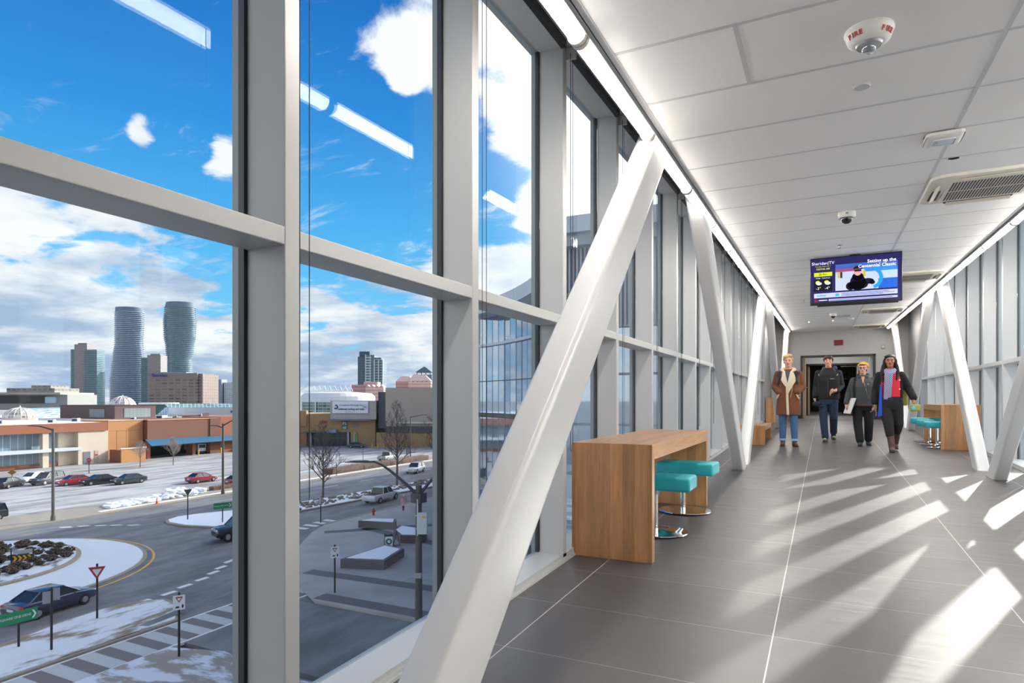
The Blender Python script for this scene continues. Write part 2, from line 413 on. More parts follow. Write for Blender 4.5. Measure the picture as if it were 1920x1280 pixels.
# roller blinds over the left windows
bead = MB()
for k in range(0, 15):
    y0 = BAY0+BAY*k; z0 = SL*y0; L = (XL+.045, y0+.64, ZH+z0)
    o = thing('roller_blind', 'black roller blind and bead chain over the %s window past the nearest left mullion' % ORD[k] if k else
              'nearest roller blind, its thick bead chain hanging beside the closest left mullion', 'roller blind', L, 0, 'roller blinds along the left windows')
    d = SL*1.1
    m = MB(); m.hexa([(XL+.0, y0+.07, ZH+z0-.03), (XL+.036, y0+.07, ZH+z0-.03), (XL+.036, y0+1.17, ZH+z0-.03+d), (XL+.0, y0+1.17, ZH+z0-.03+d)],
                     [(XL+.0, y0+.07, ZH+z0+.018), (XL+.036, y0+.07, ZH+z0+.018), (XL+.036, y0+1.17, ZH+z0+d+.018), (XL+.0, y0+1.17, ZH+z0+d+.018)])
    m.build('cassette', black_m, o, L)
    m = MB().box(XL+.0, XL+.07, y0+.05, y0+.07, ZH+z0-.07, ZH+z0+.01); m.build('bracket', frame_m, o, L)
    zb = EYE-.32-.004*k
    xs = XL+.045; ya, yb = y0+.018, y0+.060
    if k < 2:
        st = .0052
        n = int((ZH+z0-.05-zb)/st); t = MB()
        def bd(p):
            r = .0028
            v = [t.bm.verts.new((p[0]+a*r, p[1]+b*r, p[2]+c*r)) for a, b, c in ((1, 0, 0), (0, 1, 0), (-1, 0, 0), (0, -1, 0), (0, 0, 1), (0, 0, -1))]
            for i in range(4): t.bm.faces.new((v[i], v[(i+1) % 4], v[4])); t.bm.faces.new((v[(i+1) % 4], v[i], v[5]))
        for i in range(n):
            bd((xs, ya, zb+i*st)); bd((xs, yb, zb+i*st))
        for i in range(11): bd((xs, (ya+yb)/2-.021*math.cos(PI*i/10), zb-.021*math.sin(PI*i/10)))
        t.tube([(xs, ya, ZH+z0-.05), (xs, ya, zb)], .0013, 4); t.tube([(xs, yb, ZH+z0-.05), (xs, yb, zb)], .0013, 4)
    else:
        t = MB().tube([(xs, ya, ZH+z0-.05), (xs, ya, zb)]+[(xs, (ya+yb)/2-.021*math.cos(PI*i/6), zb-.021*math.sin(PI*i/6)) for i in range(1, 6)]+[(xs, yb, zb), (xs, yb, ZH+z0-.05)], .0019, 5)
    t.build('bead_chain', black_m, o, L)

# solid walls beside the start of the bridge, behind the viewer
struct(MB().box(XLG-.1, XL, Y0, BAY0-BAY, -.1, ZH+.1).build('wall_rear_left', wall_m, shear=True))
struct(MB().box(XR, XRG+.1, Y0, BAY0+BAY, -.1, ZH+.1).build('wall_rear_right', wall_m, shear=True))
# solid side walls between the glazing and the end wall
struct(MB().box(XLG-.1, XL+.02, Y1, YE+.2, -.1, ZH+.1).build('wall_left', wallg_m, shear=True))
struct(MB().box(XR-.02, XRG+.1, Y1, YE+.2, -.1, ZH+.1).build('wall_right', wallg_m, shear=True))
struct(MB().box(XL+.02, XL+.035, Y1+.02, YE, 0, .1).build('baseboard_left', dark_m, shear=True))
struct(MB().box(XR-.035, XR-.02, Y1+.02, YE, 0, .1).build('baseboard_right', dark_m, shear=True))
struct(MB().box(XLG-.1, XRG+.1, Y0-.2, Y0, -.2, ZH+.4).build('wall_back', wall_m, shear=True))
# end wall with a wide doorway into a vestibule
DX0, DX1, DZ = -.66, 1.40, 1.985
m = MB().box(XLG-.1, DX0, YE, YE+.2, ZE-.1, ZE+ZH+.2).box(DX1, XRG+.1, YE, YE+.2, ZE-.1, ZE+ZH+.2).box(DX0, DX1, YE, YE+.2, ZE+DZ, ZE+ZH+.2)
struct(m.build('wall_end', wall_m))
struct(MB().box(XL+.02, DX0, YE-.015, YE, ZE, ZE+.1).box(DX1, XR-.02, YE-.015, YE, ZE, ZE+.1).build('baseboard_end', dark_m))
d = struct(thing('door_1', None, None, ((DX0+DX1)/2, YE, ZE))); L = tuple(d.location)
MB().box(DX0, DX0+.06, YE-.03, YE+.22, ZE, ZE+DZ).box(DX1-.06, DX1, YE-.03, YE+.22, ZE, ZE+DZ).box(DX0, DX1, YE-.03, YE+.22, ZE+DZ-.06, ZE+DZ).build('door_frame', dark_m, d, L)
oak_p = mat('door_edge_oak', (176, 146, 108), .45)
lf = MB().box(DX0+.065, DX0+.115, YE+.2, YE+1.1, ZE+.01, ZE+DZ-.07).build('door_leaf', oak_p, d, L)
MB().cone((DX0+.115, YE+.95, ZE+1.0), (DX0+.17, YE+.95, ZE+1.0), .012).cone((DX0+.17, YE+.85, ZE+1.0), (DX0+.17, YE+.96, ZE+1.0), .01).build('door_handle', chrome_m, lf, L)
lf = MB().box(DX1-.115, DX1-.065, YE+.2, YE+1.1, ZE+.01, ZE+DZ-.07).build('door_leaf', mat('door_white', (206, 208, 212), .4), d, L)
MB().box(DX1-.16, DX1-.115, YE+.35, YE+.60, ZE+DZ-.16, ZE+DZ-.1).build('door_closer', alu_m, lf, L)
# vestibule and dark hall beyond
VY = 26.2
struct(MB().box(-1.6, 2.4, YE, 34, ZE-.1, ZE).build('floor_vestibule', mat('vestibule_floor', (122, 116, 114), .4, var=.06)))
struct(MB().box(-1.3, -1.2, YE+.2, VY, ZE, ZE+2.6).build('wall_vestibule_left', wall_m)); struct(MB().box(1.95, 2.05, YE+.2, VY, ZE, ZE+2.6).build('wall_vestibule_right', wall_m))
struct(MB().box(-1.3, 2.05, YE+.2, VY, ZE+2.6, ZE+2.7).build('ceiling_vestibule', white))
IX0, IX1, IZ = -.60, 1.20, 1.93
struct(MB().box(-1.3, IX0, VY, VY+.15, ZE, ZE+2.6).box(IX1, 2.05, VY, VY+.15, ZE, ZE+2.6).box(IX0, IX1, VY, VY+.15, ZE+IZ, ZE+2.6).build('wall_inner', white))
d = struct(thing('door_2', None, None, ((IX0+IX1)/2, VY, ZE))); L = tuple(d.location)
MB().box(IX0, IX0+.06, VY-.02, VY+.17, ZE, ZE+IZ).box(IX1-.06, IX1, VY-.02, VY+.17, ZE, ZE+IZ).box(IX0, IX1, VY-.02, VY+.17, ZE+IZ-.06, ZE+IZ).build('door_frame', dark_m, d, L)
lf = MB().box(IX0+.065, IX0+.115, VY+.17, VY+1.0, ZE+.01, ZE+IZ-.07).build('door_leaf', oak_p, d, L)
lf = MB().box(IX1-.115, IX1-.065, VY+.17, VY+1.0, ZE+.01, ZE+IZ-.07).build('door_leaf', mat('door_white', None), d, L)
MB().box(.55, IX1-.1, VY+.18, VY+.21, ZE+IZ-.12, ZE+IZ-.09).build('door_closer', alu_m, lf, L)
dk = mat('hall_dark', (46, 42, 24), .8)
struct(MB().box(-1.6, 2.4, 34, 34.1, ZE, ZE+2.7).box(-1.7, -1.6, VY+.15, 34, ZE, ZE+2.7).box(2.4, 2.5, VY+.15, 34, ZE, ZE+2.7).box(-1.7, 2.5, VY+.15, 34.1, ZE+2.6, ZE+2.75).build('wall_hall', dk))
pl = bpy.data.lights.new('vestibule_lamp', 'AREA'); pl.energy = 34; pl.size = .6; po = bpy.data.objects.new('vestibule_lamp', pl); COL.objects.link(po); po.location = (.4, 24.2, ZE+2.55)
tag(po, 'square ceiling lamp lighting the white vestibule behind the doorway', 'lamp')
hl = bpy.data.lights.new('hall_fill', 'AREA'); hl.energy = 9; hl.size = .8; ho = bpy.data.objects.new('hall_fill', hl); COL.objects.link(ho); ho.location = (.2, 31.5, ZE+2.5)  # fill light added so the hall does not go black
tag(ho, 'added fill light without a fitting in the dark hall beyond the inner doorway', 'lamp')
# small wall fittings
o = thing('wall_sign', 'dark red blank sign plate above the far doorway', 'sign', (.405, YE-.01, ZE+2.36)); 
MB().rbox(-.125, .125, -.03, 0, -.085, .085, .006).build('panel', mat('sign_red', (128, 26, 34), .4), o)
MB().rbox(-.14, .14, -.012, .004, -.1, .1, .004).build('back_box', wall_m, o)
o = thing('wall_plate', 'small square grey control plate on the end wall, right of the doorway', 'switch', (1.60, YE-.01, ZE+2.19))
MB().rbox(-.055, .055, -.02, 0, -.06, .06, .006).build('plate', mat('plate_grey', (150, 148, 140), .5), o); MB().rbox(-.03, .03, -.03, -.015, -.03, .03, .004).build('button', alu_m, o)
# ------------------------------------------------------------------ diagonal steel braces
def brace(label, x0, x1, yb, slope, grp):
    """square tube leaning along Y: yb = its -Y edge at floor level, slope = dY/dz"""
    wy = .375; zt = ZC+.55; zb = -.0
    L = ((x0+x1)/2, yb+wy/2, SL*(yb+wy/2))
    o = thing('diagonal_brace', label, 'brace', L, 0, grp)
    m = MB(); r = .024
    n = 5; sec = []
    for cx, cy, a0 in ((x1-r, wy-r*2, 0), (x0+r, wy-r*2, 90), (x0+r, r*2, 180), (x1-r, r*2, 270)):
        for i in range(n+1):
            a = R(a0+90*i/n); sec.append((cx+r*math.cos(a), cy+2*r*math.sin(a)))
    rows = []
    for z in (zb, zb+.02, zt):
        rows.append([(x, yb+y+slope*z, z+SL*(yb+y+slope*z)) for x, y in sec])
    m.rings(rows); m.build('tube', brace_m, o, L, smooth=True)
    m = MB(); rows = []
    for z, e in ((.0, .007), (.012, .004)):
        rows.append([(x0-e+(x-x0)*(1+2*e/(x1-x0)), yb-e*2+y*(1+4*e/wy)+slope*z, z+SL*(yb+y)) for x, y in sec])
    m.rings(rows); m.build('sealant_bead', mat('sealant', (150, 143, 132), .7, var=.2, vscale=30), o, L)
    return o
LX0, LX1, RX0, RX1 = -1.105, -.962, 1.76, 1.90
GB = 'white diagonal braces'
brace('huge white foreground brace rising from the bottom edge to the left light strip', LX0, LX1, 1.121, 1.062, GB)
brace('second nearest left white brace, leaning to its foot just past the first desk', LX0, LX1, 8.90, -1.148, GB)
brace('left white brace meeting foot to foot behind the second nearest one, leaning away', LX0, LX1, 9.42, 1.10, GB)
brace('left white brace beside and behind the man in the brown coat', LX0, LX1, 17.25, -1.13, GB)
brace('farthest left white brace against the end wall, warmly lit at its top', LX0, LX1, 17.95, 1.10, GB)
brace('right white brace cut off by the picture edge, leaning towards the viewer', RX0, RX1, 9.045, -1.06, GB)
brace('right white brace crossing in front of the right oak counter', RX0, RX1, 9.85, 1.06, GB)
brace('right white brace between the scarf woman and the right oak counter', RX0, RX1, 17.38, -1.06, GB)
brace('farthest right white brace in front of the grey wall by the doorway', RX0, RX1, 18.1, 1.06, GB)
# two more beyond the right picture edge: they throw the crossing shadows on the floor
brace('nearest right white brace, outside the picture edge', RX0, RX1, 1.46, 1.06, GB)
brace('right white brace behind the camera, outside the picture', RX0, RX1, .66, -1.06, GB)

# ------------------------------------------------------------------ tube lights along both ceiling edges
lens_m = mat('lamp_lens', (255, 246, 232), .3, emit=1)
lens_m.node_tree.nodes['Principled BSDF'].inputs['Emission Color'].default_value = (1, .93, .84, 1)
lens_m.node_tree.nodes['Principled BSDF'].inputs['Emission Strength'].default_value = 29.0
endcap_m = mat('lamp_end', (205, 196, 188), .3)
def tube_lamp(label, side, ya, grp):
    yb = ya+1.245; L0 = 1.245
    xc = CX0-.062 if side < 0 else CX1+.062
    L = (xc, ya, SL*ya+ZC)
    o = thing('tube_light', label, 'lamp', L, 0, grp)
    def ring(y, r, zo=0., n=14):
        return [(r*math.cos(PI+PI*i/n), y, SL*y-.012+zo+r*math.sin(PI+PI*i/n)*1.05) for i in range(n+1)]+[(r*.9, y, SL*y+.012+zo), (-r*.9, y, SL*y+.012+zo)]
    MB().rings([ring(.03, .037), ring(L0-.03, .037)]).build('lens', lens_m, o, smooth=True)
    for a, b in ((0.004, .03), (L0-.03, L0-.004)): MB().rings([ring(a, .043), ring(b, .043)]).build('end_cap', endcap_m, o)
    m = MB(); d = SL*L0
    m.hexa([(-.055, 0, .0), (.055, 0, .0), (.055, L0, d), (-.055, L0, d)], [(-.055, 0, .035), (.055, 0, .035), (.055, L0, .035+d), (-.055, L0, .035+d)])
    m.build('housing', alu_m, o)
    q = -side*.047; m = MB()
    m.hexa([(q-.003, 0, -.024), (q+.003, 0, -.024), (q+.003, L0, d-.024), (q-.003, L0, d-.024)], [(q-.003, 0, .03), (q+.003, 0, .03), (q+.003, L0, .03+d), (q-.003, L0, .03+d)])
    m.build('side_reflector', alu_m, o)
for k in range(16):
    ya = 1.425+1.245*k
    tube_lamp('glowing tube light %s from the camera along the left ceiling edge' % ORD[k], -1, ya, 'tube lights along the ceiling edges')
    if k >= 2: tube_lamp('glowing tube light %s from the picture edge along the right ceiling edge' % ORD[k-2], 1, ya+.12, 'tube lights along the ceiling edges')

for k in (1, 2, 3):                       # the right row carries on over and behind the viewer
    tube_lamp('tube light of the right row over and behind the viewer, outside the picture', 1, 1.545-1.245*k, 'tube lights behind the viewer on the right')
tube_lamp('tube light outside the right picture edge, just ahead of the viewer', 1, 1.545, 'tube lights just ahead on the right'); tube_lamp('tube light outside the right picture edge, just ahead of the viewer', 1, 2.79, 'tube lights just ahead on the right')
# ------------------------------------------------------------------ things on the ceiling
def on_ceiling(x, y): return (x, y, ZC+SL*y)
o = thing('fire_strobe', 'white round FIRE alarm strobe with red lettering, nearest on the ceiling', 'fire alarm', on_ceiling(.18, 3.235))
pw = mat('plastic_white', (226, 224, 220), .4)
MB().lathe([(.0, 0), (.098, 0), (.1, -.012), (.094, -.02), (.092, -.032), (.086, -.05), (.066, -.064), (.056, -.066), (0, -.066)], n=32).build('body', pw, o, smooth=True)
MB().lathe([(0, -.06), (.056, -.064), (.05, -.075), (.035, -.078), (0, -.078)], n=28).build('reflector', mat('strobe_grey', (170, 172, 174), .25, .4), o, smooth=True)
MB().lathe([(0, -.07), (.03, -.074), (.031, -.088), (.02, -.103), (0, -.108)], n=20).build('strobe_lens', glass_mat('clear_lens', (.86, .88, .9, 1), .18, 3., .05), o, smooth=True)
for a in (228, 320):
    for i, ch in enumerate('FIRE'):
        aa = R(a+(-16, -4, 6, 18)[i]); M = Matrix.Translation((.0905*math.cos(aa), .0905*math.sin(aa), -.0415)) @ Matrix.Rotation(aa+PI/2, 4, 'Z') @ Matrix.Rotation(R(112), 4, 'X')
        text('letter', ch, .027, red_m, o, M, .0015, bold=.0012)
for a in (150, 30): MB().ball((.097*math.cos(R(a)), .097*math.sin(R(a)), -.026), .004, 5).build('screw', dark_m, o)
o = thing('ceiling_disc', 'small flat white round cover on the ceiling behind the fire strobe', 'sprinkler cover', on_ceiling(.18, 3.835))
MB().lathe([(0, 0), (.041, 0), (.042, -.004), (.038, -.008), (0, -.0085)], n=28).build('cover', mat('cover_grey', (206, 207, 212), .45), o, smooth=True)
MB().lathe([(0, 0), (.046, 0), (.046, -.003), (0, -.003)], n=28).build('ring', pw, o)
o = thing('access_point', 'white rounded wireless access point under the ceiling bar', 'access point', on_ceiling(.685, 4.84))
MB().rbox(-.105, .105, -.105, .105, -.045, -.004, .03, 4).build('case', pw, o, smooth=True)
MB().rbox(-.06, .06, -.055, .055, -.05, -.04, .012, 3).build('raised_panel', mat('plastic_cool', (214, 218, 226), .35), o, smooth=True)
MB().box(.03, .042, -.052, -.046, -.0505, -.046).build('status_light', mat('status_blue', (120, 150, 255), .3, emit=1.2), o)
MB().box(-.045, -.032, -.02, .0, -.052, -.048).build('logo', mat('logo_tan', (168, 160, 150), .5), o); MB().box(-.11, .11, -.02, .02, -.006, 0).build('mount', alu_m, o)
o = thing('ceiling_clip', 'short black clip stuck on a ceiling joint ahead of the near air conditioner', 'clip', on_ceiling(.822, 5.38))
MB().rbox(-.032, .032, -.009, .009, -.009, .004, .004).build('clip', black_m, o); MB().rbox(-.02, .02, -.004, .004, -.012, -.007, .002).build('slot', dark_m, o)
ivory = mat('aircon_ivory', (222, 216, 204), .4)
slot_m = mat('aircon_slot', (58, 54, 50), .6)
def aircon(label, x0, yc, wx=.84, grp='ceiling air conditioners'):
    o = thing('air_conditioner', label, 'air conditioner', on_ceiling(x0+wx/2, yc), 0, grp)
    h = wx/2
    n = 6; poly = []
    for cx, cy, a0 in ((h-.09, h-.09, 0), (-h+.09, h-.09, 90), (-h+.09, -h+.09, 180), (h-.09, -h+.09, 270)):
        for i in range(n+1): poly.append((cx+.09*math.cos(R(a0+90*i/n)), cy+.09*math.sin(R(a0+90*i/n))))
    sh = lambda sc, z: [(x*sc, y*sc, z+SL*y) for x, y in poly]
    MB().rings([sh(1, .0), sh(1, -.008), sh(.985, -.022), sh(.93, -.03)]).build('panel', ivory, o, smooth=True)
    g = .27
    MB().rbox(-g-.02, g+.02, -g-.02, g+.02, -.036, -.026, .004).build('intake_frame', ivory, o)
    s = MB()
    for i in range(26):
        x = -g+.018+i*(2*g-.036)/25
        s.box(x-.0055, x+.0055, -g+.02, -.012, -.0375, -.034).box(x-.0055, x+.0055, .012, g-.02, -.0375, -.034)
    s.build('intake_grille', slot_m, o)
    for i, (cx, cy, ax) in enumerate(((-.34, 0, 1), (.34, 0, 1), (0, -.34, 0), (0, .34, 0))):
        a, b = (.033, .24) if ax else (.24, .033)
        MB().rbox(cx-a, cx+a, cy-b, cy+b, -.0315, -.02, .005).build('outlet', slot_m, o)
        vn = MB()
        vn.box(-.026, .026, -.225, .225, -.003, .003).xf(Matrix.Rotation(R(28 if (i % 2) else -28), 4, 'Y'))
        if not ax: vn.xf(Matrix.Rotation(PI/2, 4, 'Z'))
        vn.xf(Matrix.Translation((cx, cy, -.035))).build('louvre', mat('louvre', (205, 196, 178), .35), o)
    return o
ac = aircon('nearest ceiling air conditioner, cut by the right picture edge', .745, 6.2)
aircon('ceiling air conditioner behind the right edge of the television', .745, 11.15)
aircon('ceiling air conditioner seen below the television, second from the end wall', .745, 16.15)
aircon('farthest ceiling air conditioner close to the end wall', .745, 20.6)
def dome_cam(label, x, y):
    o = thing('dome_camera', label, 'camera', on_ceiling(x, y), 0, 'dome cameras')
    MB().lathe([(0, 0), (.073, 0), (.075, -.01), (.073, -.045), (.068, -.055), (0, -.056)], n=28).build('base', pw, o, smooth=True)
    MB().lathe([(0, -.05), (.05, -.055), (.05, -.068), (.04, -.09), (.022, -.104), (0, -.108)], n=24).build('dome', mat('smoked_dome', (20, 20, 24), .08, coat=.5), o, smooth=True)
    MB().box(-.012, .012, -.0755, -.07, -.03, -.02).build('logo', mat('logo_grey', (120, 120, 124), .5), o)
dome_cam('white dome camera on the ceiling between the fire strobe and the television', .19, 6.64)
dome_cam('small far dome camera on the ceiling below the television', .19, 16.5)
for lb, x, y in (('tiny white sprinkler head just in front of the television', .16, 8.2), ('tiny sprinkler head behind the far dome camera', .2, 18.2), ('tiny sprinkler head on the left part of the far ceiling', -.35, 18.25)):
    o = thing('sprinkler_head', lb, 'sprinkler', on_ceiling(x, y), 0, 'sprinkler heads')
    MB().lathe([(0, 0), (.04, 0), (.04, -.006), (.014, -.012), (.012, -.03), (0, -.03)], n=16).build('escutcheon', chrome_m, o, smooth=True); MB().lathe([(0, -.03), (.02, -.034), (.02, -.037), (0, -.037)], n=12).build('deflector', chrome_m, o)
o = thing('smoke_detector', 'small white smoke detector on the far ceiling near the far air conditioner', 'smoke detector', on_ceiling(.62, 17.9))
MB().lathe([(0, 0), (.055, 0), (.055, -.02), (.04, -.04), (0, -.045)], n=20).build('body', pw, o, smooth=True); MB().lathe([(0, 0), (.06, 0), (.06, -.008), (0, -.008)], n=20).build('base', alu_m, o)
o = thing('access_hatch', 'small square hatch in the far ceiling beside the far dome camera', 'hatch', on_ceiling(.42, 17.2))
MB().box(-.14, .14, -.2, .2, -.006, .004).build('panel', mat('hatch', (196, 192, 186), .6), o); MB().box(-.155, .155, -.215, .215, -.003, .006).build('frame', grid_m, o)

# ------------------------------------------------------------------ television
TY = 8.85; tl = (.343, TY, 2.43+SL*TY)
tv = thing('television', 'ceiling-hung television showing a news screen with a winter photo', 'television', tl)
Wt, Ht = 1.0, .592
MB().rbox(-Wt/2, Wt/2, 0, .05, -Ht/2, Ht/2, .006).build('frame', mat('tv_black', (18, 18, 22), .3), tv)
MB().box(-Wt/2+.03, Wt/2-.06, .05, .11, -Ht/2+.03, Ht/2-.06).build('back', dark_m, tv)
MB().rbox(-.42, .46, .0, .045, -Ht/2-.018, -Ht/2+.004, .005).build('speaker_bar', mat('tv_black', None), tv)
MB().box(-.06, .06, .05, .09, .2, .36).cone((0, .07, .3), (0, .07, ZC-2.43+.02), .03).build('mount', black_m, tv)
SCR = {}
def scr(r, g, b, e=.85): return mat('screen_%d_%d_%d' % (r, g, b), (r, g, b), .25, emit=e*.45, spec=.2)
def plate(name, x0, x1, z0, z1, m, d, par): return MB().box(x0, x1, -d, -d+.0008, z0, z1).build(name, m, par)
sc = plate('screen', -Wt/2+.014, Wt/2-.014, -Ht/2+.03, Ht/2-.014, scr(38, 34, 88), .0006, tv)
def sx(u): return -Wt/2+u*Wt
def sz(v): return Ht/2-v*Ht
pic = plate('picture', sx(.285), sx(.95), sz(.72), sz(.17), scr(176, 190, 226), .0014, sc)
plate('picture_sky', sx(.285), sx(.95), sz(.30), sz(.17), scr(62, 96, 170), .002, sc)
plate('picture_wall', sx(.60), sx(.95), sz(.36), sz(.28), scr(50, 130, 210), .0024, sc)
plate('picture_crowd', sx(.285), sx(.56), sz(.33), sz(.27), scr(150, 70, 110), .0026, sc)
plate('picture_panel', sx(.75), sx(.95), sz(.72), sz(.52), scr(36, 92, 190), .0026, sc)
cv = MB()
for i in range(10):
    a = R(-70+14*i); a2 = R(-70+14*(i+1))
    cv.prismM([(.10*math.cos(a), .10*math.sin(a)), (.14*math.cos(a), .14*math.sin(a)), (.14*math.cos(a2), .14*math.sin(a2)), (.10*math.cos(a2), .10*math.sin(a2))], .0016, .003, facing(sx(.66), 0, sz(.50)))
cv.build('picture_rink', scr(40, 140, 220), sc)
fig = MB()
for px, pz, rx, rz in ((.53, .57, .085, .10), (.53, .63, .11, .055), (.45, .64, .05, .05), (.635, .56, .07, .036), (.685, .59, .03, .024), (.53, .45, .062, .05)):
    fig.prismM([(rx*math.cos(2*PI*i/20), rz*math.sin(2*PI*i/20)) for i in range(20)], .0026, .0040, facing(sx(px), 0, sz(pz)))
fig.build('picture_person', scr(20, 20, 30), sc)
MB().prismM([(.042*math.cos(2*PI*i/20), .052*math.sin(2*PI*i/20)) for i in range(20)], .004, .005, facing(sx(.53), 0, sz(.345))).build('picture_face', scr(206, 150, 150), sc)
MB().prismM([(-.036, -.012), (.036, -.012), (.04, .014), (-.04, .014)], .005, .0056, facing(sx(.53), 0, sz(.325))).prismM([(.05*math.cos(PI*i/12), .04*math.sin(PI*i/12)) for i in range(13)], .005, .0056, facing(sx(.53), 0, sz(.295))).build('picture_hair', scr(30, 26, 32), sc)
for px in (.32, .35, .60): MB().prismM([(-.012, -.035), (.012, -.035), (.012, .04), (-.012, .04)], .0026, .0036, facing(sx(px), 0, sz(.40))).build('picture_onlooker', scr(190, 170, 40) if px != .35 else scr(50, 50, 60), sc)
tw = scr(235, 236, 245); ty_ = scr(186, 190, 60)
text('heading', 'Sheridan|TV', .052, tw, sc, facing(sx(.145), -.003, sz(.12)), .0005)
text('date_line', 'Tuesday, February 3', .021, ty_, sc, facing(sx(.145), -.003, sz(.185)), .0005)
text('clock_line', '10:57:26 AM', .030, ty_, sc, facing(sx(.145), -.003, sz(.24)), .0005, bold=.0008)
bar = plate('badge', sx(.045), sx(.25), sz(.395), sz(.31), scr(196, 208, 40), .0014, sc)
text('badge_text', '@ Bus', .034, scr(60, 70, 40), sc, facing(sx(.145), -.003, sz(.352)), .0005)
text('weather_days', 'Today   Tomorrow', .02, tw, sc, facing(sx(.145), -.003, sz(.43)), .0005)
wp = plate('weather_panel', sx(.04), sx(.25), sz(.71), sz(.46), scr(22, 20, 34), .0012, sc)
for px in (.095, .195):
    MB().prismM([(.026*math.cos(2*PI*i/16), .022*math.sin(2*PI*i/16)) for i in range(16)], .0016, .0022, facing(sx(px)-.008, 0, sz(.52))).build('sun_icon', scr(226, 214, 60), sc)
    MB().prismM([(.032*math.cos(2*PI*i/16), .019*math.sin(2*PI*i/16)) for i in range(16)], .0022, .003, facing(sx(px)+.006, 0, sz(.545))).build('cloud_icon', scr(200, 204, 226), sc)
text('temperature', '-3\u00b0', .046, tw, sc, facing(sx(.095), -.003, sz(.65)), .0005); text('temperature', '-4\u00b0', .046, tw, sc, facing(sx(.195), -.003, sz(.65)), .0005)
text('caption', 'Setting up the\nCentennial Classic', .054, scr(240, 240, 250), sc, facing(sx(.935), -.0062, sz(.20)), .0006, 'RIGHT', bold=.001)
plate('news_strip', sx(.045), sx(.95), sz(.85), sz(.755), scr(178, 186, 220), .0014, sc)
text('news_icon', 'twitter', .038, scr(40, 160, 210), sc, facing(sx(.13), -.003, sz(.80)), .0005, bold=.001)
plate('news_badge', sx(.285), sx(.325), sz(.83), sz(.775), scr(60, 160, 210), .0024, sc)
plate('ticker', sx(.21), sx(.95), sz(.925), sz(.885), scr(176, 184, 218), .0014, sc)
for i, (a, b, v) in enumerate(((.35, .86, .78), (.35, .92, .805), (.35, .80, .828), (.22, .9, .905))):
    plate('ticker_lines', sx(a), sx(b), sz(v+.006), sz(v-.004), scr(70, 76, 130), .0022, sc)
plate('ticker_logo', sx(.05), sx(.085), sz(.935), sz(.875), scr(140, 26, 40), .0014, sc)
plate('ticker_name', sx(.10), sx(.195), sz(.91), sz(.895), tw, .0014, sc)

# ------------------------------------------------------------------ oak furniture
def oak(name, axis='z', tone=(190, 138, 92)):
    if name in MATS: return MATS[name]
    m = bpy.data.materials.new(name); m.use_nodes = True; MATS[name] = m
    t = m.node_tree; b = t.nodes['Principled BSDF']; q = NT(t)
    c = q.n('ShaderNodeTexCoord'); P = c.outputs['Object']; x, y, z = q.sep(P)
    if axis == 'z': pl_, al, g = q.m('ADD', x, q.m('MULTIPLY', y, 1.37)), z, (30, 30, 2.2)
    else: pl_, al, g = x, y, (30, 2.2, 30)
    pi = q.m('FLOOR', q.m('DIVIDE', pl_, .0833))
    wn = q.n('ShaderNodeTexWhiteNoise', noise_dimensions='1D'); t.links.new(pi, wn.inputs[1])
    off = q.comb(q.m('MULTIPLY', wn.outputs[0], 7.), q.m('MULTIPLY', wn.outputs[0], 3.), q.m('MULTIPLY', wn.outputs[0], 5.))
    gr = q.noise(q.vm('ADD', q.vm('MULTIPLY', P, g), off), 1.6, 6., .62, .5)
    k = q.m('ADD', q.mr(gr, .25, .75, .72, 1.16, False), q.mr(wn.outputs[0], 0., 1., -.15, .15, False))
    t.links.new(q.mix(1., rgb(*tone), q.comb(k, k, k), 'MULTIPLY'), b.inputs['Base Color'])
    b.inputs['Roughness'].default_value = .33
    return m
oak_v, oak_t = oak('oak_upright'), oak('oak_top', 'y', (194, 148, 106))
def counter(label, x0, x1, y0, y1, h, grp, apron=.10, th=.07, name='counter_table'):
    yc = (y0+y1)/2; L = ((x0+x1)/2, yc, SL*y0)
    o = thing(name, label, 'bench' if 'bench' in name else 'table', L, 0, grp)
    a, b, w2 = y0-yc, y1-yc, (x1-x0)/2
    def yz(poly, w): return MB().rings([[(x, y, z) for y, z in poly] for x in (-w, w)])
    yz([(a, h), (b, h), (b-th, h-apron), (a+th, h-apron)], w2).build('top', oak_t, o, bevel=.0025)
    yz([(a, 0), (a+th, 0), (a+th, h-apron-.0005), (a, h-.0007)], w2).build('leg_panel', oak_v, o, bevel=.0025)
    yz([(b, 0), (b, h-.0007), (b-th, h-apron-.0005), (b-th, 0)], w2).build('leg_panel', oak_v, o, bevel=.0025)
    return o
GC = 'oak counters along the bridge'
counter('oak counter table on the left with teal stools under it, nearest', -1.56, -1.003, 4.085, 6.27, .775, GC)
counter('oak counter table on the right behind the white brace, teal stools beneath', 1.765, 2.31, 12.7, 14.8, .755, GC)
counter('far oak counter table behind the man in the brown coat, by the grey wall', -1.5, -.93, 19.45, 21.3, .72, GC)
counter('low oak bench on the left beyond the second brace', -1.52, -.985, 12.58, 14.2, .36, None, .09, .08, 'oak_bench')
teal = mat('teal_leatherette', (40, 170, 182), .45, bump=.05, bscale=500)
def stool(label, x, y, rz, grp):
    o = thing('swivel_stool', label, 'stool', (x, y, SL*y), rz, grp)
    MB().rbox(-.24, .27, -.155, .155, .345, .455, .022, 4).build('seat', teal, o, smooth=True)
    MB().cone((-.03, 0, .02), (-.03, 0, .34), .024, n=20).lathe([(.035, .30), (.05, .335), (.06, .345), (0, .345)], (-.03, 0, 0)).build('pedestal', chrome_m, o, smooth=True)
    MB().lathe([(0, .001), (.232, .001), (.238, .006), (.232, .012), (.06, .022), (.03, .03), (0, .03)], (-.01, 0, 0), n=48).build('base', chrome_m, o, smooth=True)
    return o
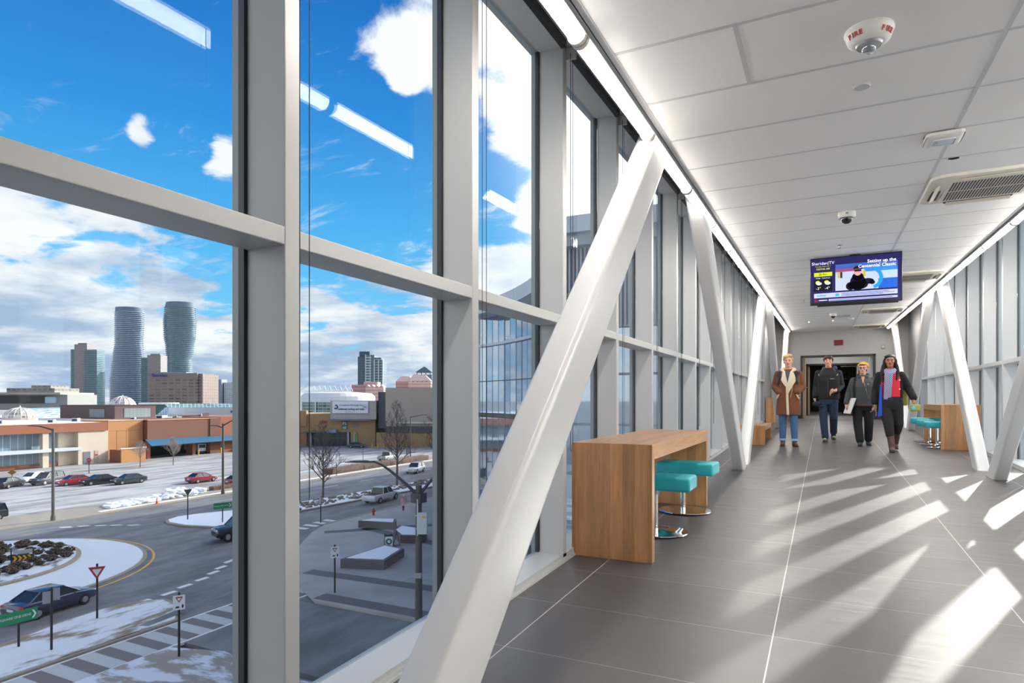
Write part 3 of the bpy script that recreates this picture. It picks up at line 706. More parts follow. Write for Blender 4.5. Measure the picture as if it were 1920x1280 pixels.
s0 = stool('nearest teal swivel stool under the left oak counter, mostly behind its end panel', -1.17, 4.98, 0, 'teal swivel stools')
dup(s0, (-1.135, 5.90, SL*5.9), R(-3), 'teal swivel stool under the far end of the left oak counter, chrome base in view')
dup(s0, (1.83, 13.05, SL*13.05), PI+R(4), 'nearest teal stool under the right oak counter, in front of two more')
dup(s0, (1.80, 13.62, SL*13.6), PI, 'middle teal stool of three under the right oak counter')
dup(s0, (1.77, 14.25, SL*14.2), PI, 'farthest teal stool under the right oak counter, sticking out most')
# ------------------------------------------------------------------ ground at street level
def snow_mat(name, a, b, lo, hi, scale=1.2, stretch=(1, 1, 1), rough=.7):
    if name in MATS: return MATS[name]
    m = bpy.data.materials.new(name); m.use_nodes = True; MATS[name] = m
    t = m.node_tree; bs = t.nodes['Principled BSDF']; q = NT(t)
    P = q.vm('MULTIPLY', q.n('ShaderNodeTexCoord').outputs['Object'], stretch)
    f = q.noise(P, scale, 8., .62)
    t.links.new(q.mix(q.mr(f, lo, hi), rgb(*a), rgb(*b)), bs.inputs['Base Color']); bs.inputs['Roughness'].default_value = rough
    return m
asph = snow_mat('asphalt', (94, 94, 98), (126, 126, 130), .35, .7, .5, (1, .35, 1), .75)
lot_m = snow_mat('lot_surface', (122, 120, 121), (174, 173, 174), .36, .60, .55, (1, .16, 1))
conc = mat('concrete', (144, 135, 124), .8, var=.06, vscale=.7)
plaza_m = snow_mat('plaza_concrete', (150, 146, 146), (172, 168, 167), .3, .7, .25, (1, 1, 1), .75)
paver = mat('dark_paver', (98, 95, 100), .8, var=.08, vscale=2)
snow = mat('snow', (238, 241, 246), .65, var=.03, vscale=.6, bump=.4, bscale=3)
isnow = mat('shaded_snow', (208, 214, 222), .7, var=.03, vscale=.5)  # darker copy of the snow, the island's shade put into its colour
grass_snow = snow_mat('snowy_grass', (132, 116, 92), (208, 213, 221), .40, .52, .8, (.9, .35, 1))  # snow tone lowered as well, standing in for shade on the islands
paint = mat('road_paint', (214, 216, 216), .7, var=.08, vscale=3); yellow_p = mat('yellow_paint', (206, 160, 60), .7)
def slab(name, poly, h, m, h0=-.3, kind='structure', label=None, cat=None):
    c = Vector((sum(p[0] for p in poly)/len(poly), sum(p[1] for p in poly)/len(poly), GZ))
    o = MB().prism(poly, GZ+h0, GZ+h).build(name, m, None, tuple(c)); o['kind'] = kind
    return tag(o, label, cat)
def rect(x0, x1, y0, y1): return [(x0, y0), (x1, y0), (x1, y1), (x0, y1)]
def disc(cx, cy, r, n=56, a0=0., a1=360.): return [(cx+r*math.cos(R(a0+(a1-a0)*i/n)), cy+r*math.sin(R(a0+(a1-a0)*i/n))) for i in range(n if a1-a0 >= 360 else n+1)]
slab('terrain', disc(0, 0, 3500, 64), -.25, mat('far_ground', (150, 152, 154), .9, var=.2, vscale=.01), -1.)
slab('parking_lot', rect(-126, -76.4, -120, 190), 0., lot_m)
slab('mall_road', rect(-127.6, -112.5, -120, 190), .015, snow_mat('mall_road', (128, 125, 125), (170, 170, 172), .4, .62, .5, (1, .2, 1)))
slab('road', rect(-69.8, -44.2, -120, 320), .0, asph)
slab('cross_road', rect(-44.2, 60, 21.6, 29.2), .004, asph)
slab('corner_road', [(-44.2, 29.2), (-28, 29.2), (-28, 29.4), (-44.2, 47.6)], .003, asph)
slab('roundabout_road', disc(-54.9, 22.6, 21.5), .012, asph)
slab('sidewalk', rect(-76.4, -69.9, -120, 320), .14, conc)
slab('verge', rect(-71.6, -71.0, 42, 320), .17, snow)
slab('plaza', [(-28, 29.3), (-10, 29.3), (-10, 160), (-44.1, 160), (-44.1, 47.5), (-42.8, 44.5), (-40.2, 40.5), (-36.5, 36), (-32, 31.8)], .14, plaza_m)
slab('near_sidewalk', [(-29.3, -60), (40, -60), (40, 20.8), (-22, 20.8), (-26.4, 21.5), (-29.3, 20.6)], .14, snow_mat('sidewalk_snow', (146, 138, 128), (204, 210, 220), .48, .58, .7, (.5, 1.1, 1)))
slab('east_ground', rect(5, 300, -300, 400), .06, snow_mat('east_snow', (170, 170, 172), (236, 238, 242), .35, .6, .1))
for i, (a, b) in enumerate((((-41.6, 44.8), (-32, 54.6)), ((-33.2, 34.1), (-18, 34.8)), ((-28.4, 30.2), (-17, 30.2)), ((-39.5, 48), (-24, 44)))):
    d = (Vector(b)-Vector(a)).normalized(); n = Vector((-d.y, d.x))*.55; A, B = Vector(a), Vector(b)
    slab('paving_band', [tuple(A-n), tuple(B-n), tuple(B+n), tuple(A+n)], .15, paver, .1)
slab('kerb', rect(-44.5, -44.1, 47.5, 160), .16, conc)
# crosswalk of light and dark pavers
for k in range(15):
    y = 8.6+1.56*k
    slab('crosswalk_stripe', rect(-32.3, -29.6, y, y+.8), .03, mat('light_paver', (178, 180, 182), .8, var=.06), -.1)
    slab('crosswalk_stripe', rect(-32.3, -29.6, y+.8, y+1.56), .028, mat('mid_paver', (112, 106, 108), .8, var=.06), -.1)
for x in (-32.45, -29.6): slab('crosswalk_line', rect(x, x+.15, 8.6, 32), .034, paint, -.1)
for x0, y0, dx_, dy_ in ((-37.6, 24.8, .25, .5), (-37.7, 26.6, .25, .5), (-38.2, 28.1, .25, .5), (-38.6, 29.7, .3, .5), (-39.3, 31.2, .4, .5), (-40.0, 32.4, .4, .45), (-40.9, 33.9, .5, .45)):
    slab('road_dash', [(x0-.25, y0-.5), (x0+.15, y0-.5), (x0+.25-dx_*.6, y0+.5), (x0-.15-dx_*.6, y0+.5)], .026, paint, -.1)
for x0, y0 in ((-66.2, 36.0), (-65.2, 37.1), (-64.0, 38.0), (-62.8, 38.8), (-61.3, 39.6)):
    slab('road_dash', [(x0-.6, y0-.5), (x0-.1, y0-.5), (x0+.5, y0+.2), (x0, y0+.2)], .026, paint, -.1)
for k in range(5): slab('road_dash', rect(-46.3, -44.6, 44+1.4*k, 44.6+1.4*k), .02, paint, -.1)
for k in range(12): slab('road_dash', rect(-63.4, -63.25, 52+8*k, 55+8*k), .012, paint, -.1)
# roundabout island: yellow line, kerb, snow apron, inner kerb, planted bed
slab('yellow_line', disc(-54.85, 22.6, 12.15), .022, yellow_p, -.1)
slab('ring_gutter', disc(-54.85, 22.6, 11.98), .03, asph, -.1)
slab('ring_kerb', disc(-54.85, 22.6, 11.6), .12, conc)
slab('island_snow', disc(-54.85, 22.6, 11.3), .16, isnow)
slab('bed_kerb', disc(-57.2, 22.4, 8.55), .30, mat('kerb_tan', (152, 140, 128), .8, var=.06))
slab('bed_snow', disc(-57.2, 22.4, 8.2), .34, snow_mat('bed_snow', (110, 94, 82), (208, 214, 222), .36, .46, .9))  # snow colour darkened to stand in for the shade over the bed
bush_m = snow_mat('dry_shrub', (46, 38, 32), (92, 74, 54), .35, .65, 6.)
def bush_mesh(seed, r, h):
    rn = random.Random(seed); t = MB()
    for i in range(60):
        a = rn.uniform(0, 2*PI); rr = r*math.sqrt(rn.random()); x, y = rr*math.cos(a), rr*math.sin(a)
        p = Vector((x*.5, y*.5, 0)); q_ = Vector((x+rn.uniform(-.08, .08), y+rn.uniform(-.08, .08), h*(1-.5*(rr/r)**2)*rn.uniform(.7, 1.1)))
        t.cone(p, q_, .028, .012, 4)
        t.ball(q_, rn.uniform(.05, .10), 3, (1, 1, .7))
    return t
protos = [bush_mesh(i, .30+.07*i, .30+.03*i).build('dry_shrub', bush_m) for i in range(4)]
rn = random.Random(3); n = 0; pts = []
tries = 0
while n < 105 and tries < 20000:
    tries += 1
    a = rn.uniform(0, 2*PI); rr = 7.7*math.sqrt(rn.random()); p = (-57.2+rr*math.cos(a), 22.4+rr*math.sin(a))
    row = math.sin(p[0]*2.1+p[1]*.9)
    if row < -.35 or any((p[0]-q_[0])**2+(p[1]-q_[1])**2 < .74 for q_ in pts): continue
    pts.append(p)
    o = protos[n] if n < 4 else protos[n % 4].copy()
    if n >= 4: COL.objects.link(o)
    o.location = (p[0], p[1], GZ+.34); o.rotation_euler.z = rn.uniform(0, 6); s = rn.uniform(.8, 1.35); o.scale = (s, s, s)
    tag(o, 'low dry brown shrub poking out of the snow in the roundabout bed', 'shrub', 'dry shrubs in the roundabout bed'); n += 1
# splitter islands and median
slab('traffic_island_kerb', [(-37.2, 5), (-37.2, 17), (-38.1, 20.2), (-38.3, 22.6), (-37.8, 24.2), (-36.7, 25.6), (-34.6, 25.2), (-32.5, 23.6), (-32.5, 5)], .13, conc)
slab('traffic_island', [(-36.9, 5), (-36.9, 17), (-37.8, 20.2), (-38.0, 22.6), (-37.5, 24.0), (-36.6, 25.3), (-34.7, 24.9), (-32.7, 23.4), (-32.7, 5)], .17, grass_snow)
slab('footpath', [(-34.0, 24.6), (-33.2, 24.2), (-32.9, 22.0), (-33.4, 21.8)], .18, asph, .1)
med = [(-58.9, 41.2), (-56.3, 41.0), (-53.2, 41.7), (-50.8, 43.0), (-51.9, 52.0), (-50.9, 62), (-49.4, 76), (-49, 130), (-53, 130), (-54, 80), (-56.2, 60), (-57.4, 52), (-60.6, 46.2), (-60.9, 43.6), (-60.2, 42)]
slab('median_kerb', med, .15, conc)
ctr = Vector((-54.5, 60)); slab('median', [tuple(Vector(p)+(Vector((-54.8, p[1]))-Vector(p)).normalized()*.35) if 44 < p[1] < 125 else (p[0], p[1]+.35 if p[1] < 44 else p[1]) for p in med], .19, snow)
rock_m = snow_mat('rocks', (84, 78, 70), (150, 140, 126), .3, .7, 4.)
t = MB(); rn = random.Random(11)
for i in range(260):
    y = rn.uniform(52, 96); x = rn.uniform(-56.0+(y-52)*.06, -52.4+(y-52)*.05); s = rn.uniform(.16, .42)
    t.ball((x, y, GZ+.19+s*.15), s, 3, (1, .8, .6), Matrix.Rotation(rn.uniform(0, 3), 4, 'Z'))
tag(t.build('median_rocks', rock_m, None, (-54, 70, GZ+.19)), 'brown rocks with snow between them bedding the road median', 'rocks', None, 'stuff')
t = MB(); rn = random.Random(5)
for i in range(170):
    u = rn.random(); x = -72.6-rn.random()*2.2-u*.6; y = 44+u*13.5; hgt = .25+1.0*math.exp(-((u-.72)/.22)**2); s = rn.uniform(.25, .6)
    t.ball((x, y, GZ+.1+hgt*rn.uniform(0, .8)), s, 4, (1.2, 1, .55), Matrix.Rotation(rn.uniform(0, 3), 4, 'Z'))
tag(t.build('snow_bank', mat('snow', None), None, (-73.5, 50, GZ+.14)), 'ploughed snow bank along the far pavement edge, traffic cone before it', 'snow', None, 'stuff')
hed_m = snow_mat('hedge_twigs', (74, 54, 46), (128, 96, 78), .3, .7, 5.)
def hedge(label, pts, w_, h):
    t = MB(); rn = random.Random(len(pts)*7)
    for (xa, ya), (xb, yb) in zip(pts, pts[1:]):
        L_ = math.hypot(xb-xa, yb-ya)
        for i in range(int(L_*16)):
            u = rn.random(); x = xa+(xb-xa)*u+rn.uniform(-w_, w_)/2; y = ya+(yb-ya)*u
            t.cone((x, y, GZ+.1), (x+rn.uniform(-.25, .25), y+rn.uniform(-.25, .25), GZ+h*rn.uniform(.75, 1.05)), .03, .012, 3)
        dv = Vector((xb-xa, yb-ya)).normalized(); nv = Vector((-dv.y, dv.x))*w_*.4
        t.prism([(xa-nv.x, ya-nv.y), (xb-nv.x, yb-nv.y), (xb+nv.x, yb+nv.y), (xa+nv.x, ya+nv.y)], GZ+.1, GZ+h*.8)
    o = t.build('hedge', hed_m, None, (pts[0][0], pts[0][1], GZ+.1)); tag(o, label, 'hedge')
hedge('clipped bare brown hedge behind the white parked van on the far pavement', [(-73.4, 80), (-73.4, 108)], 2.4, 1.25)
hedge('bare grey hedge between snow bank and red car at the lot edge', [(-74.4, 58.6), (-74.4, 64.5)], 1.2, .8)
for i, (lb, poly) in enumerate((('stone planter with a wedge of snow in front of the folding signs', [(-31.7, 35.8), (-28.5, 36.8), (-29.5, 40.6), (-31.6, 41.0)]),
                              ('stone planter with snow beyond the folding signs, beside the street lamp', [(-32.6, 44.3), (-30.9, 45.0), (-31.3, 46.4), (-32.2, 47.6), (-35.3, 47.9), (-34.6, 46.0)]),
                              ('low stone planter with snow on top, nearest the hydrant', [(-40.2, 47.9), (-36.4, 48.7), (-37.4, 50.2), (-39.8, 49.4)]))):
    c = Vector((sum(p[0] for p in poly)/len(poly), sum(p[1] for p in poly)/len(poly)))
    o = thing('stone_planter', lb, 'planter', (c.x, c.y, GZ+.14), 0, 'stone planters on the plaza'); L = (c.x, c.y, GZ+.14)
    MB().prism(poly, GZ+.14, GZ+.80).build('wall', mat('planter_stone', (92, 88, 92), .8, var=.08), o, L)
    MB().prism([tuple(c+(Vector(p)-c)*.84) for p in poly], GZ+.7, GZ+.84).build('snow_top', snow, o, L)

# ------------------------------------------------------------------ shopping mall across the parking lot
def tone(n, c, v=.05, s=.6, r=.8): return mat(n, c, r, var=v, vscale=s)
orange_b, tan_b, brown_b = tone('brick_orange', (146, 90, 66)), tone('brick_tan', (178, 126, 80)), tone('brick_brown', (116, 76, 60))
cream_b, beige_b = tone('block_cream', (200, 186, 168)), tone('stucco_beige', (172, 160, 148), .03, .15)
glz = grid_mat('store_glazing', (196, 206, 212), (120, 140, 156), 1.15, 40, .93, .999, .4, .12, 'yz', jit=.15)
MX = -127.5
def B(parent, name, m, x0, x1, y0, y1, z0, z1): return MB().box(x0, x1, y0, y1, z0, z1).build(name, m, parent, tuple(parent.location))
o = thing('department_store', 'long orange brick store wing with two glazed floors at far left', 'building', (MX, 40, GZ))
B(o, 'body', glz, MX-60, MX-1.4, -60, 70.6, GZ, -3.6); B(o, 'fascia', orange_b, MX-.2, MX+.6, -60, 76.3, -5.0, -3.35)
B(o, 'roof', snow, MX-80, MX+.3, -60, 76.3, -3.6, -3.38); B(o, 'soffit', tone('soffit_grey', (150, 148, 146)), MX-1.4, MX+.2, -60, 71, -5.1, -5.0)
B(o, 'ledge', tone('ledge_grey', (190, 194, 200)), MX-1.4, MX+1.0, -60, 71.4, -8.5, -7.95); B(o, 'plinth', orange_b, MX-1.5, MX-1.1, -60, 68.2, GZ, GZ+.7)
for y in (47.5, 56, 65.4): B(o, 'column', cream_b, MX-.6, MX+.4, y-.5, y+.5, GZ, -5.0)
B(o, 'recess_wall', tone('recess_cream', (206, 190, 168)), MX-1.6, MX-.9, 68.2, 71, GZ, -5.0)
w_ = B(o, 'block_wall', cream_b, MX-3, MX+.35, 71, 76.6, GZ, -5.0)
B(o, 'garage_door', tone('door_grey', (110, 116, 120)), MX+.3, MX+.42, 71.9, 73.2, GZ, GZ+2.4); B(o, 'exit_door', tone('door_cream', (176, 160, 140)), MX+.3, MX+.42, 74.0, 74.7, GZ, GZ+2.5); B(o, 'door_sign', red_m, MX+.42, MX+.45, 74.1, 74.6, GZ+1.5, GZ+1.8)
o = thing('tan_brick_wing', 'sunny tan brick wing with panel joints right of the cream block wall', 'building', (MX, 80, GZ))
B(o, 'wall', tan_b, MX-12, MX+.1, 76.7, 83.9, GZ, -3.15); B(o, 'coping', cream_b, MX-.3, MX+.2, 76.7, 83.9, -3.2, -3.05)
for y in (78.4, 80.4): B(o, 'joint', tone('joint_brown', (150, 110, 72)), MX+.1, MX+.12, y, y+.1, GZ, -5.2)
B(o, 'joint', mat('joint_brown', None), MX+.1, MX+.12, 76.7, 83.9, -5.25, -5.15)
o = thing('brick_enclosure', 'low brick bin enclosure standing before the tan wing', 'enclosure', (-124.8, 79.5, GZ))
B(o, 'front_wall', tan_b, -123.6, -123.3, 76.8, 81.8, GZ, GZ+2.7); B(o, 'side_wall', orange_b, -127.0, -123.6, 76.8, 77.1, GZ, GZ+2.5); B(o, 'side_wall', tan_b, -127.0, -123.6, 81.5, 81.8, GZ, GZ+2.7); B(o, 'coping', snow, -123.7, -123.2, 76.7, 81.9, GZ+2.7, GZ+2.85)
o = thing('loading_wing', 'brown brick wing over a blue canopy and dark loading bays', 'building', (MX, 95, GZ))
B(o, 'wall', brown_b, MX-12, MX+1.4, 84, 101.6, -7.6, -3.2); B(o, 'end_wall', orange_b, MX-12, MX+1.6, 101.6, 118, GZ, -3.0); B(o, 'coping', tone('coping_tan', (190, 140, 100)), MX-.5, MX+1.5, 84, 101.6, -3.3, -3.15); B(o, 'corner_pier', brown_b, MX-3, MX+1.6, 98.8, 101.6, GZ, -3.2)
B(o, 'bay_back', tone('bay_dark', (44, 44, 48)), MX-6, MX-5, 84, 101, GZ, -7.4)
for y in (84, 94.6): B(o, 'pier', orange_b, MX-1, MX+1.2, y, y+.8, GZ, -7.4)
MB().hexa([(MX+1.3, 83.6, -7.45), (MX+3.2, 83.6, -8.6), (MX+3.2, 118, -8.6), (MX+1.3, 118, -7.45)], [(MX+1.3, 83.6, -7.2), (MX+3.35, 83.6, -8.45), (MX+3.35, 118, -8.45), (MX+1.3, 118, -7.2)]).build('canopy', mat('canopy_blue', (44, 92, 124), .4), o, tuple(o.location))
B(o, 'roof', snow, MX-80, MX+.8, 84, 118, -3.5, -3.35)
o = thing('delivery_truck', 'white delivery truck parked in the dark loading bay', 'truck', (-128.6, 97.4, GZ))
B(o, 'box', mat('truck_white', (200, 204, 208), .4), -131.6, -128.2, 96.4, 98.6, GZ+.9, GZ+3.2); B(o, 'cab', mat('truck_white', None), -128.3, -126.9, 96.5, 98.5, GZ+.5, GZ+2.3); B(o, 'windscreen', mat('car_glass', (34, 42, 50), .08), -126.95, -126.85, 96.7, 98.3, GZ+1.4, GZ+2.1)
B(o, 'bumper', dark_m, -127, -126.8, 96.6, 98.4, GZ+.3, GZ+.7)
for x, y in ((-127.6, 96.6), (-127.6, 98.3), (-130.8, 96.6), (-130.8, 98.3)): MB().cone((x, y-.1, GZ+.42), (x, y+.1, GZ+.42), .42, n=14).build('wheel', black_m, o, tuple(o.location))
# roof level: brown plant room, glass domes, vaulted and sloped skylights, roof gear
o = thing('roof_plant_room', 'dark brown plant room with louvres on the mall roof', 'building', (-150, 90, -3.5))
brn = tone('plant_brown', (96, 72, 72))
B(o, 'walls', brn, -164, -142.8, 87.5, 97.2, -3.7, -.25)
lv = grid_mat('louvre_panel', (96, 104, 104), (140, 148, 148), .9, .22, .9, .6, .6, .5, 'sz', jit=.05)
B(o, 'louvre', lv, -152.2, -146.5, 87.42, 87.52, -3.0, -1.1); B(o, 'louvre', lv, -142.82, -142.72, 89.6, 95.8, -3.0, -.9); B(o, 'coping', tone('plant_coping', (70, 52, 52)), -164.1, -142.7, 87.4, 97.3, -.3, -.2)
def dome(label, c, r, h):
    o = thing('glass_dome', label, 'dome', c, 0, 'glass domes on the mall roof')
    m = grid_mat('dome_panes', (212, 200, 190), (120, 116, 122), .9, .7, .8, .8, .35, .1, 'sz', jit=.5)
    MB().rings([[(r*math.cos(2*PI*i/16)*math.cos(a), r*math.sin(2*PI*i/16)*math.cos(a), h*math.sin(a)) for i in range(16)] for a in [PI/2*.98*k/6 for k in range(7)]]).build('panes', m, o)
    rb = MB()
    for i in range(16):
        rb.tube([(1.01*r*math.cos(2*PI*i/16)*math.cos(a), 1.01*r*math.sin(2*PI*i/16)*math.cos(a), 1.01*h*math.sin(a)) for a in [PI/2*.98*k/6 for k in range(7)]], .05, 4)
    rb.build('ribs', white, o); MB().cone((0, 0, h*.98), (0, 0, h+.5), .25, .02, 8).build('finial', white, o); MB().cone((0, 0, -.9), (0, 0, .05), r*1.04, n=16).build('drum', cream_b, o)
dome('glass dome on the mall roof at far left, beside the blue skylight', (-159.9, 77.1, -3.0), 3.1, 2.3)
dome('glass dome farther back, in front of the curvy left tower', (-199.3, 124.6, -1.5), 3.9, 3.6)
sk = grid_mat('skylight_blue', (196, 210, 222), (72, 104, 148), .6, .5, .8, .8, .3, .1, 'sz', jit=.2)
o = thing('barrel_skylight', 'long blue barrel skylight between the left dome and plant room', 'skylight', (-178, 92, -3.4))
M = Matrix.Rotation(math.atan2(16, -14), 4, 'Z')
MB().rings([[(x, 2.6*math.cos(PI*i/12), 2.4*math.sin(PI*i/12)) for i in range(13)] for x in (-12, 12)]).xf(M).build('vault', sk, o); MB().rings([[(x, 2.7*math.cos(PI*i/12), 2.5*math.sin(PI*i/12)) for i in range(13)] for x in (-12.2, -11.8)]).xf(M).build('end_rib', white, o)
o = thing('sloped_skylight', 'long teal sloped skylight with grey wall on the mall roof, centre left', 'skylight', (-162, 126, -3.4), math.atan2(16.7, 11.3))
MB().hexa([(-10, -2.2, 2.2), (11, -2.2, 2.2), (11, 1.2, 2.2), (-10, 1.2, 2.2)], [(-11, -.4, 3.3), (11, -.4, 3.3), (11, -.1, 3.3), (-11, -.1, 3.3)]).build('glazing', grid_mat('skylight_teal', (190, 206, 206), (74, 120, 130), 1.0, .5, .8, .85, .3, .1, 'xz'), o)
MB().box(-10, 11, -2.3, 1.2, -.1, 2.2).build('wall', tone('wall_lightgrey', (186, 190, 196)), o)
MB().hexa([(-13, -2.4, -.1), (-10, -2.4, -.1), (-10, 1.2, -.1), (-13, 1.2, -.1)], [(-10.6, -2.4, 2.3), (-10, -2.4, 2.3), (-10, 1.2, 2.3), (-10.6, 1.2, 2.3)]).build('end_glass', sk, o)
for x in (6.8, 9.6): MB().box(x-.7, x+.7, -2.36, -2.28, .6, 1.2).build('vent', tone('vent_grey', (90, 96, 100)), o)
o = thing('roof_lantern', 'small green glass lantern with flat white roof before the brown office', 'skylight', (-185, 127, -2), YAW)
MB().cone((0, 0, -1.6), (0, 0, 1.6), 4.2, n=16).build('glass_drum', tone('lantern_green', (70, 104, 96)), o); MB().rings([[(5.6*math.cos(2*PI*i/20), 5.6*math.sin(2*PI*i/20), z) for i in range(20)] for z in (1.6, 2.1)]).build('roof', white, o)
for i, (x, y, s, lb) in enumerate(((-136, 75.5, .8, 'left'), (-134, 70, .7, ''), (-138, 95, .9, ''), (-141, 101, .7, ''), (-139, 106, 1., ''), (-143, 110, .8, ''), (-146, 113, .8, ''), (-137, 88, .6, ''), (-135, 62, .8, ''), (-137, 57, .7, ''))):
    o = thing('roof_unit', 'small grey vent unit on the snowy mall roof', 'roof unit', (x, y, -3.4), .5, 'small vent units on the mall roof')
    MB().rbox(-.8*s, .8*s, -.6*s, .6*s, 0, .9*s, .06).build('casing', mat('unit_grey', (190, 192, 194), .5), o); MB().box(-.6*s, .6*s, -.62*s, -.5*s, .2*s, .7*s).build('grille', dark_m, o)
o = thing('roof_duct', 'long silver duct lying on the mall roof behind the loading wing', 'duct', (-140, 103, -3.1), R(68))
MB().cone((-4, 0, .35), (4, 0, .35), .38, n=14).build('pipe', alu_m, o); MB().box(3.8, 5.2, -.5, .5, -.3, .9).build('elbow', alu_m, o)

# ------------------------------------------------------------------ right part of the mall, facing the viewer
def spot(right, ahead, z=GZ): p = FWD*ahead+RGT*right; return (p.x, p.y, z)
def P(parent, name, m, x0, x1, y0, y1, z0, z1): return MB().box(x0, x1, y0, y1, z0-parent.location.z, z1-parent.location.z).build(name, m, parent)
ent_tan = tone('entrance_tan', (166, 136, 98))
o = thing('mall_entrance', 'tan mall entrance block with red letters and dark glass doors', 'building', spot(-46.6, 168), YAW)
P(o, 'wall', ent_tan, -16, 10.2, 0, 20, -7.6, -2.75); P(o, 'base_wall', ent_tan, 3.6, 10.2, 0, 20, GZ, -7.6); P(o, 'base_wall', ent_tan, -16, -8.2, .4, 20, GZ, -7.6); P(o, 'left_block', ent_tan, -16, -8.0, -.6, 1, -6, -1.9)
P(o, 'door_glass', grid_mat('entry_glass', (70, 74, 80), (36, 42, 48), 1.3, 2.2, .9, .9, .4, .1, 'xz'), -8.2, 3.6, .8, 1.0, GZ, -7.6); P(o, 'canopy', tone('canopy_teal', (100, 120, 124)), -8.4, -2.6, -1.8, .4, -7.6, -7.3); P(o, 'canopy_sign', tone('sign_greyblue', (140, 156, 172)), -2.3, .2, -1.6, .2, -7.7, -6.9)
for x in (-7, 3.0, 4.6): P(o, 'column', tone('column_grey', (170, 172, 176)), x-.25, x+.25, -.2, .3, GZ, -7.6)
text('lettering', 'H&M', 1.15, red_m, o, facing(-3.7, -.1, -5.0-GZ), .06, shear=.35, bold=.03, sx=.8)
g = P(o, 'parking_sign', mat('sign_green_dark', (18, 92, 60), .4), 1.3, 2.8, -.12, 0, -6.9, -4.7); text('sign_text', 'P5', 1.1, mat('sign_white', (226, 230, 232), .5), g, facing(2.05, -.16, -5.35-GZ), .02, bold=.02); MB().box(1.55, 2.55, -.15, -.11, -6.75-GZ, -6.1-GZ).build('lower_panel', mat('sign_grey', (168, 178, 180), .5), g)
P(o, 'orange_sign', mat('sign_orange', (226, 150, 60), .5), 3.9, 5.2, -.3, -.1, -8.1, -7.8); P(o, 'green_poster', mat('poster_green', (60, 170, 90), .5), 5.0, 5.5, -.25, -.1, -10.2, -8.2); P(o, 'grey_sign', tone('sign_slate', (124, 132, 142)), 3.6, 5.6, -.2, 0, -6.2, -5.5)
o = thing('banner_block', 'grey panelled block carrying a wide white parking banner', 'building', spot(-41.8, 166), YAW)
P(o, 'walls', grid_mat('panel_grey', (150, 144, 142), (176, 170, 166), 1.4, 1.2, .97, .97, .7, .7, 'sz', jit=.05), -6.0, 6.0, 0, 1.3, -4.2, .78); P(o, 'rear_walls', mat('panel_grey', None), -6.0, 6.0, 1.3, 14, -2.7, .76); P(o, 'base_trim', tone('trim_slate', (108, 118, 126)), -6.1, 4.6, -.3, .2, -4.5, -4.1)
o = thing('parking_banner', 'white banner about additional parking hung on the grey block', 'banner', spot(-42.5, 165.6, -3), YAW)
P(o, 'cloth', mat('banner_white', (226, 232, 242), .6), -4.7, 4.7, .0, .12, -2.5, .62)
ink = mat('banner_ink', (70, 76, 90), .6)
text('lettering', 'Continue through for', .72, ink, o, facing(.3, -.05, .15+2.45), .01); text('lettering', 'additional parking and sales', .72, ink, o, facing(.25, -.05, -.95+2.5), .01, bold=.02, sx=.86); text('lettering', 'shopsquareone.com', .3, ink, o, facing(0, -.05, -2.0+2.85), .01)
def ring2(x, z, r0, r1, a0, a1, M0, n=24):
    t = MB()
    for i in range(n):
        a, b = R(a0+(a1-a0)*i/n), R(a0+(a1-a0)*(i+1)/n)
        t.prismM([(r0*math.cos(a), r0*math.sin(a)), (r1*math.cos(a), r1*math.sin(a)), (r1*math.cos(b), r1*math.sin(b)), (r0*math.cos(b), r0*math.sin(b))], 0, .02, M0)
    return t
ring2(0, 0, .22, .62, -150, 120, facing(-3.7, -.04, 2.1)).build('round_logo', ink, o); ring2(0, 0, .52, .58, 0, 360, facing(3.9, -.04, 2.1)).build('round_badge', ink, o); text('badge_text', 'live', .4, ink, o, facing(3.9, -.05, 2.1), .01, bold=.02)
o = thing('beige_box_store', 'big blank beige store box right of the banner', 'building', spot(-24, 164), YAW)
P(o, 'walls', beige_b, -8.9, 22, 0, 30, -4.9, 4.15); P(o, 'recess', tone('recess_slate', (84, 84, 92)), -11.4, -8.9, 3, 20, -6.5, 3.1); P(o, 'window_band', grid_mat('band_glass', (84, 92, 108), (58, 66, 84), 1.4, 9, .9, .99, .3, .15, 'xz'), -8.9, 22, .3, 30, -7.6, -5.9); P(o, 'ledge', tone('ledge_white', (206, 208, 212)), -6.2, 22, -1.0, .2, -5.1, -4.75); P(o, 'band_top', beige_b, -8.9, 22, .2, 30, -5.9, -4.9); P(o, 'base_wall', ent_tan, -11.4, 22, .6, 30, GZ, -7.6); P(o, 'tan_strip', ent_tan, -8.9, 22, 1.2, 30, -7.7, -7.5)
# ------------------------------------------------------------------ skyline
sk_n = 0
def tower(name, label, right, ahead, cat='building', rz=0., grp=None): return thing(name, label, cat, spot(right, ahead), YAW+R(rz), grp)
teal_w = lambda n, a, b, sx_, sz_, fx, fz: grid_mat(n, a, b, sx_, sz_, fx, fz, .5, .12, 'sz', jit=.3)
o = tower('parking_structure', 'low grey stepped building on the horizon at far left', -322, 420)
gm_ = teal_w('stepped_grey', (142, 136, 130), (74, 78, 82), 3.5, 2.6, .75, .5)
P(o, 'lower_storey', tone('deck_grey', (150, 148, 146)), -28, 26, 0, 30, -6, 4.2); P(o, 'deck', tone('deck_beige', (168, 160, 150)), -24, 24, -4, 30, 4.2, 5.6); P(o, 'upper_storeys', gm_, -16, 16, 2, 26, 5.6, 8.6); P(o, 'roof_block', gm_, -1, 12, 4, 22, 8.6, 10.4); P(o, 'void', tone('deck_dark', (62, 64, 70)), -20, 12, -1, 1, -1.5, 3.2); P(o, 'billboard', tone('billboard_blue', (170, 196, 220)), 12, 19, -1.2, 0, -1.5, 2.6)
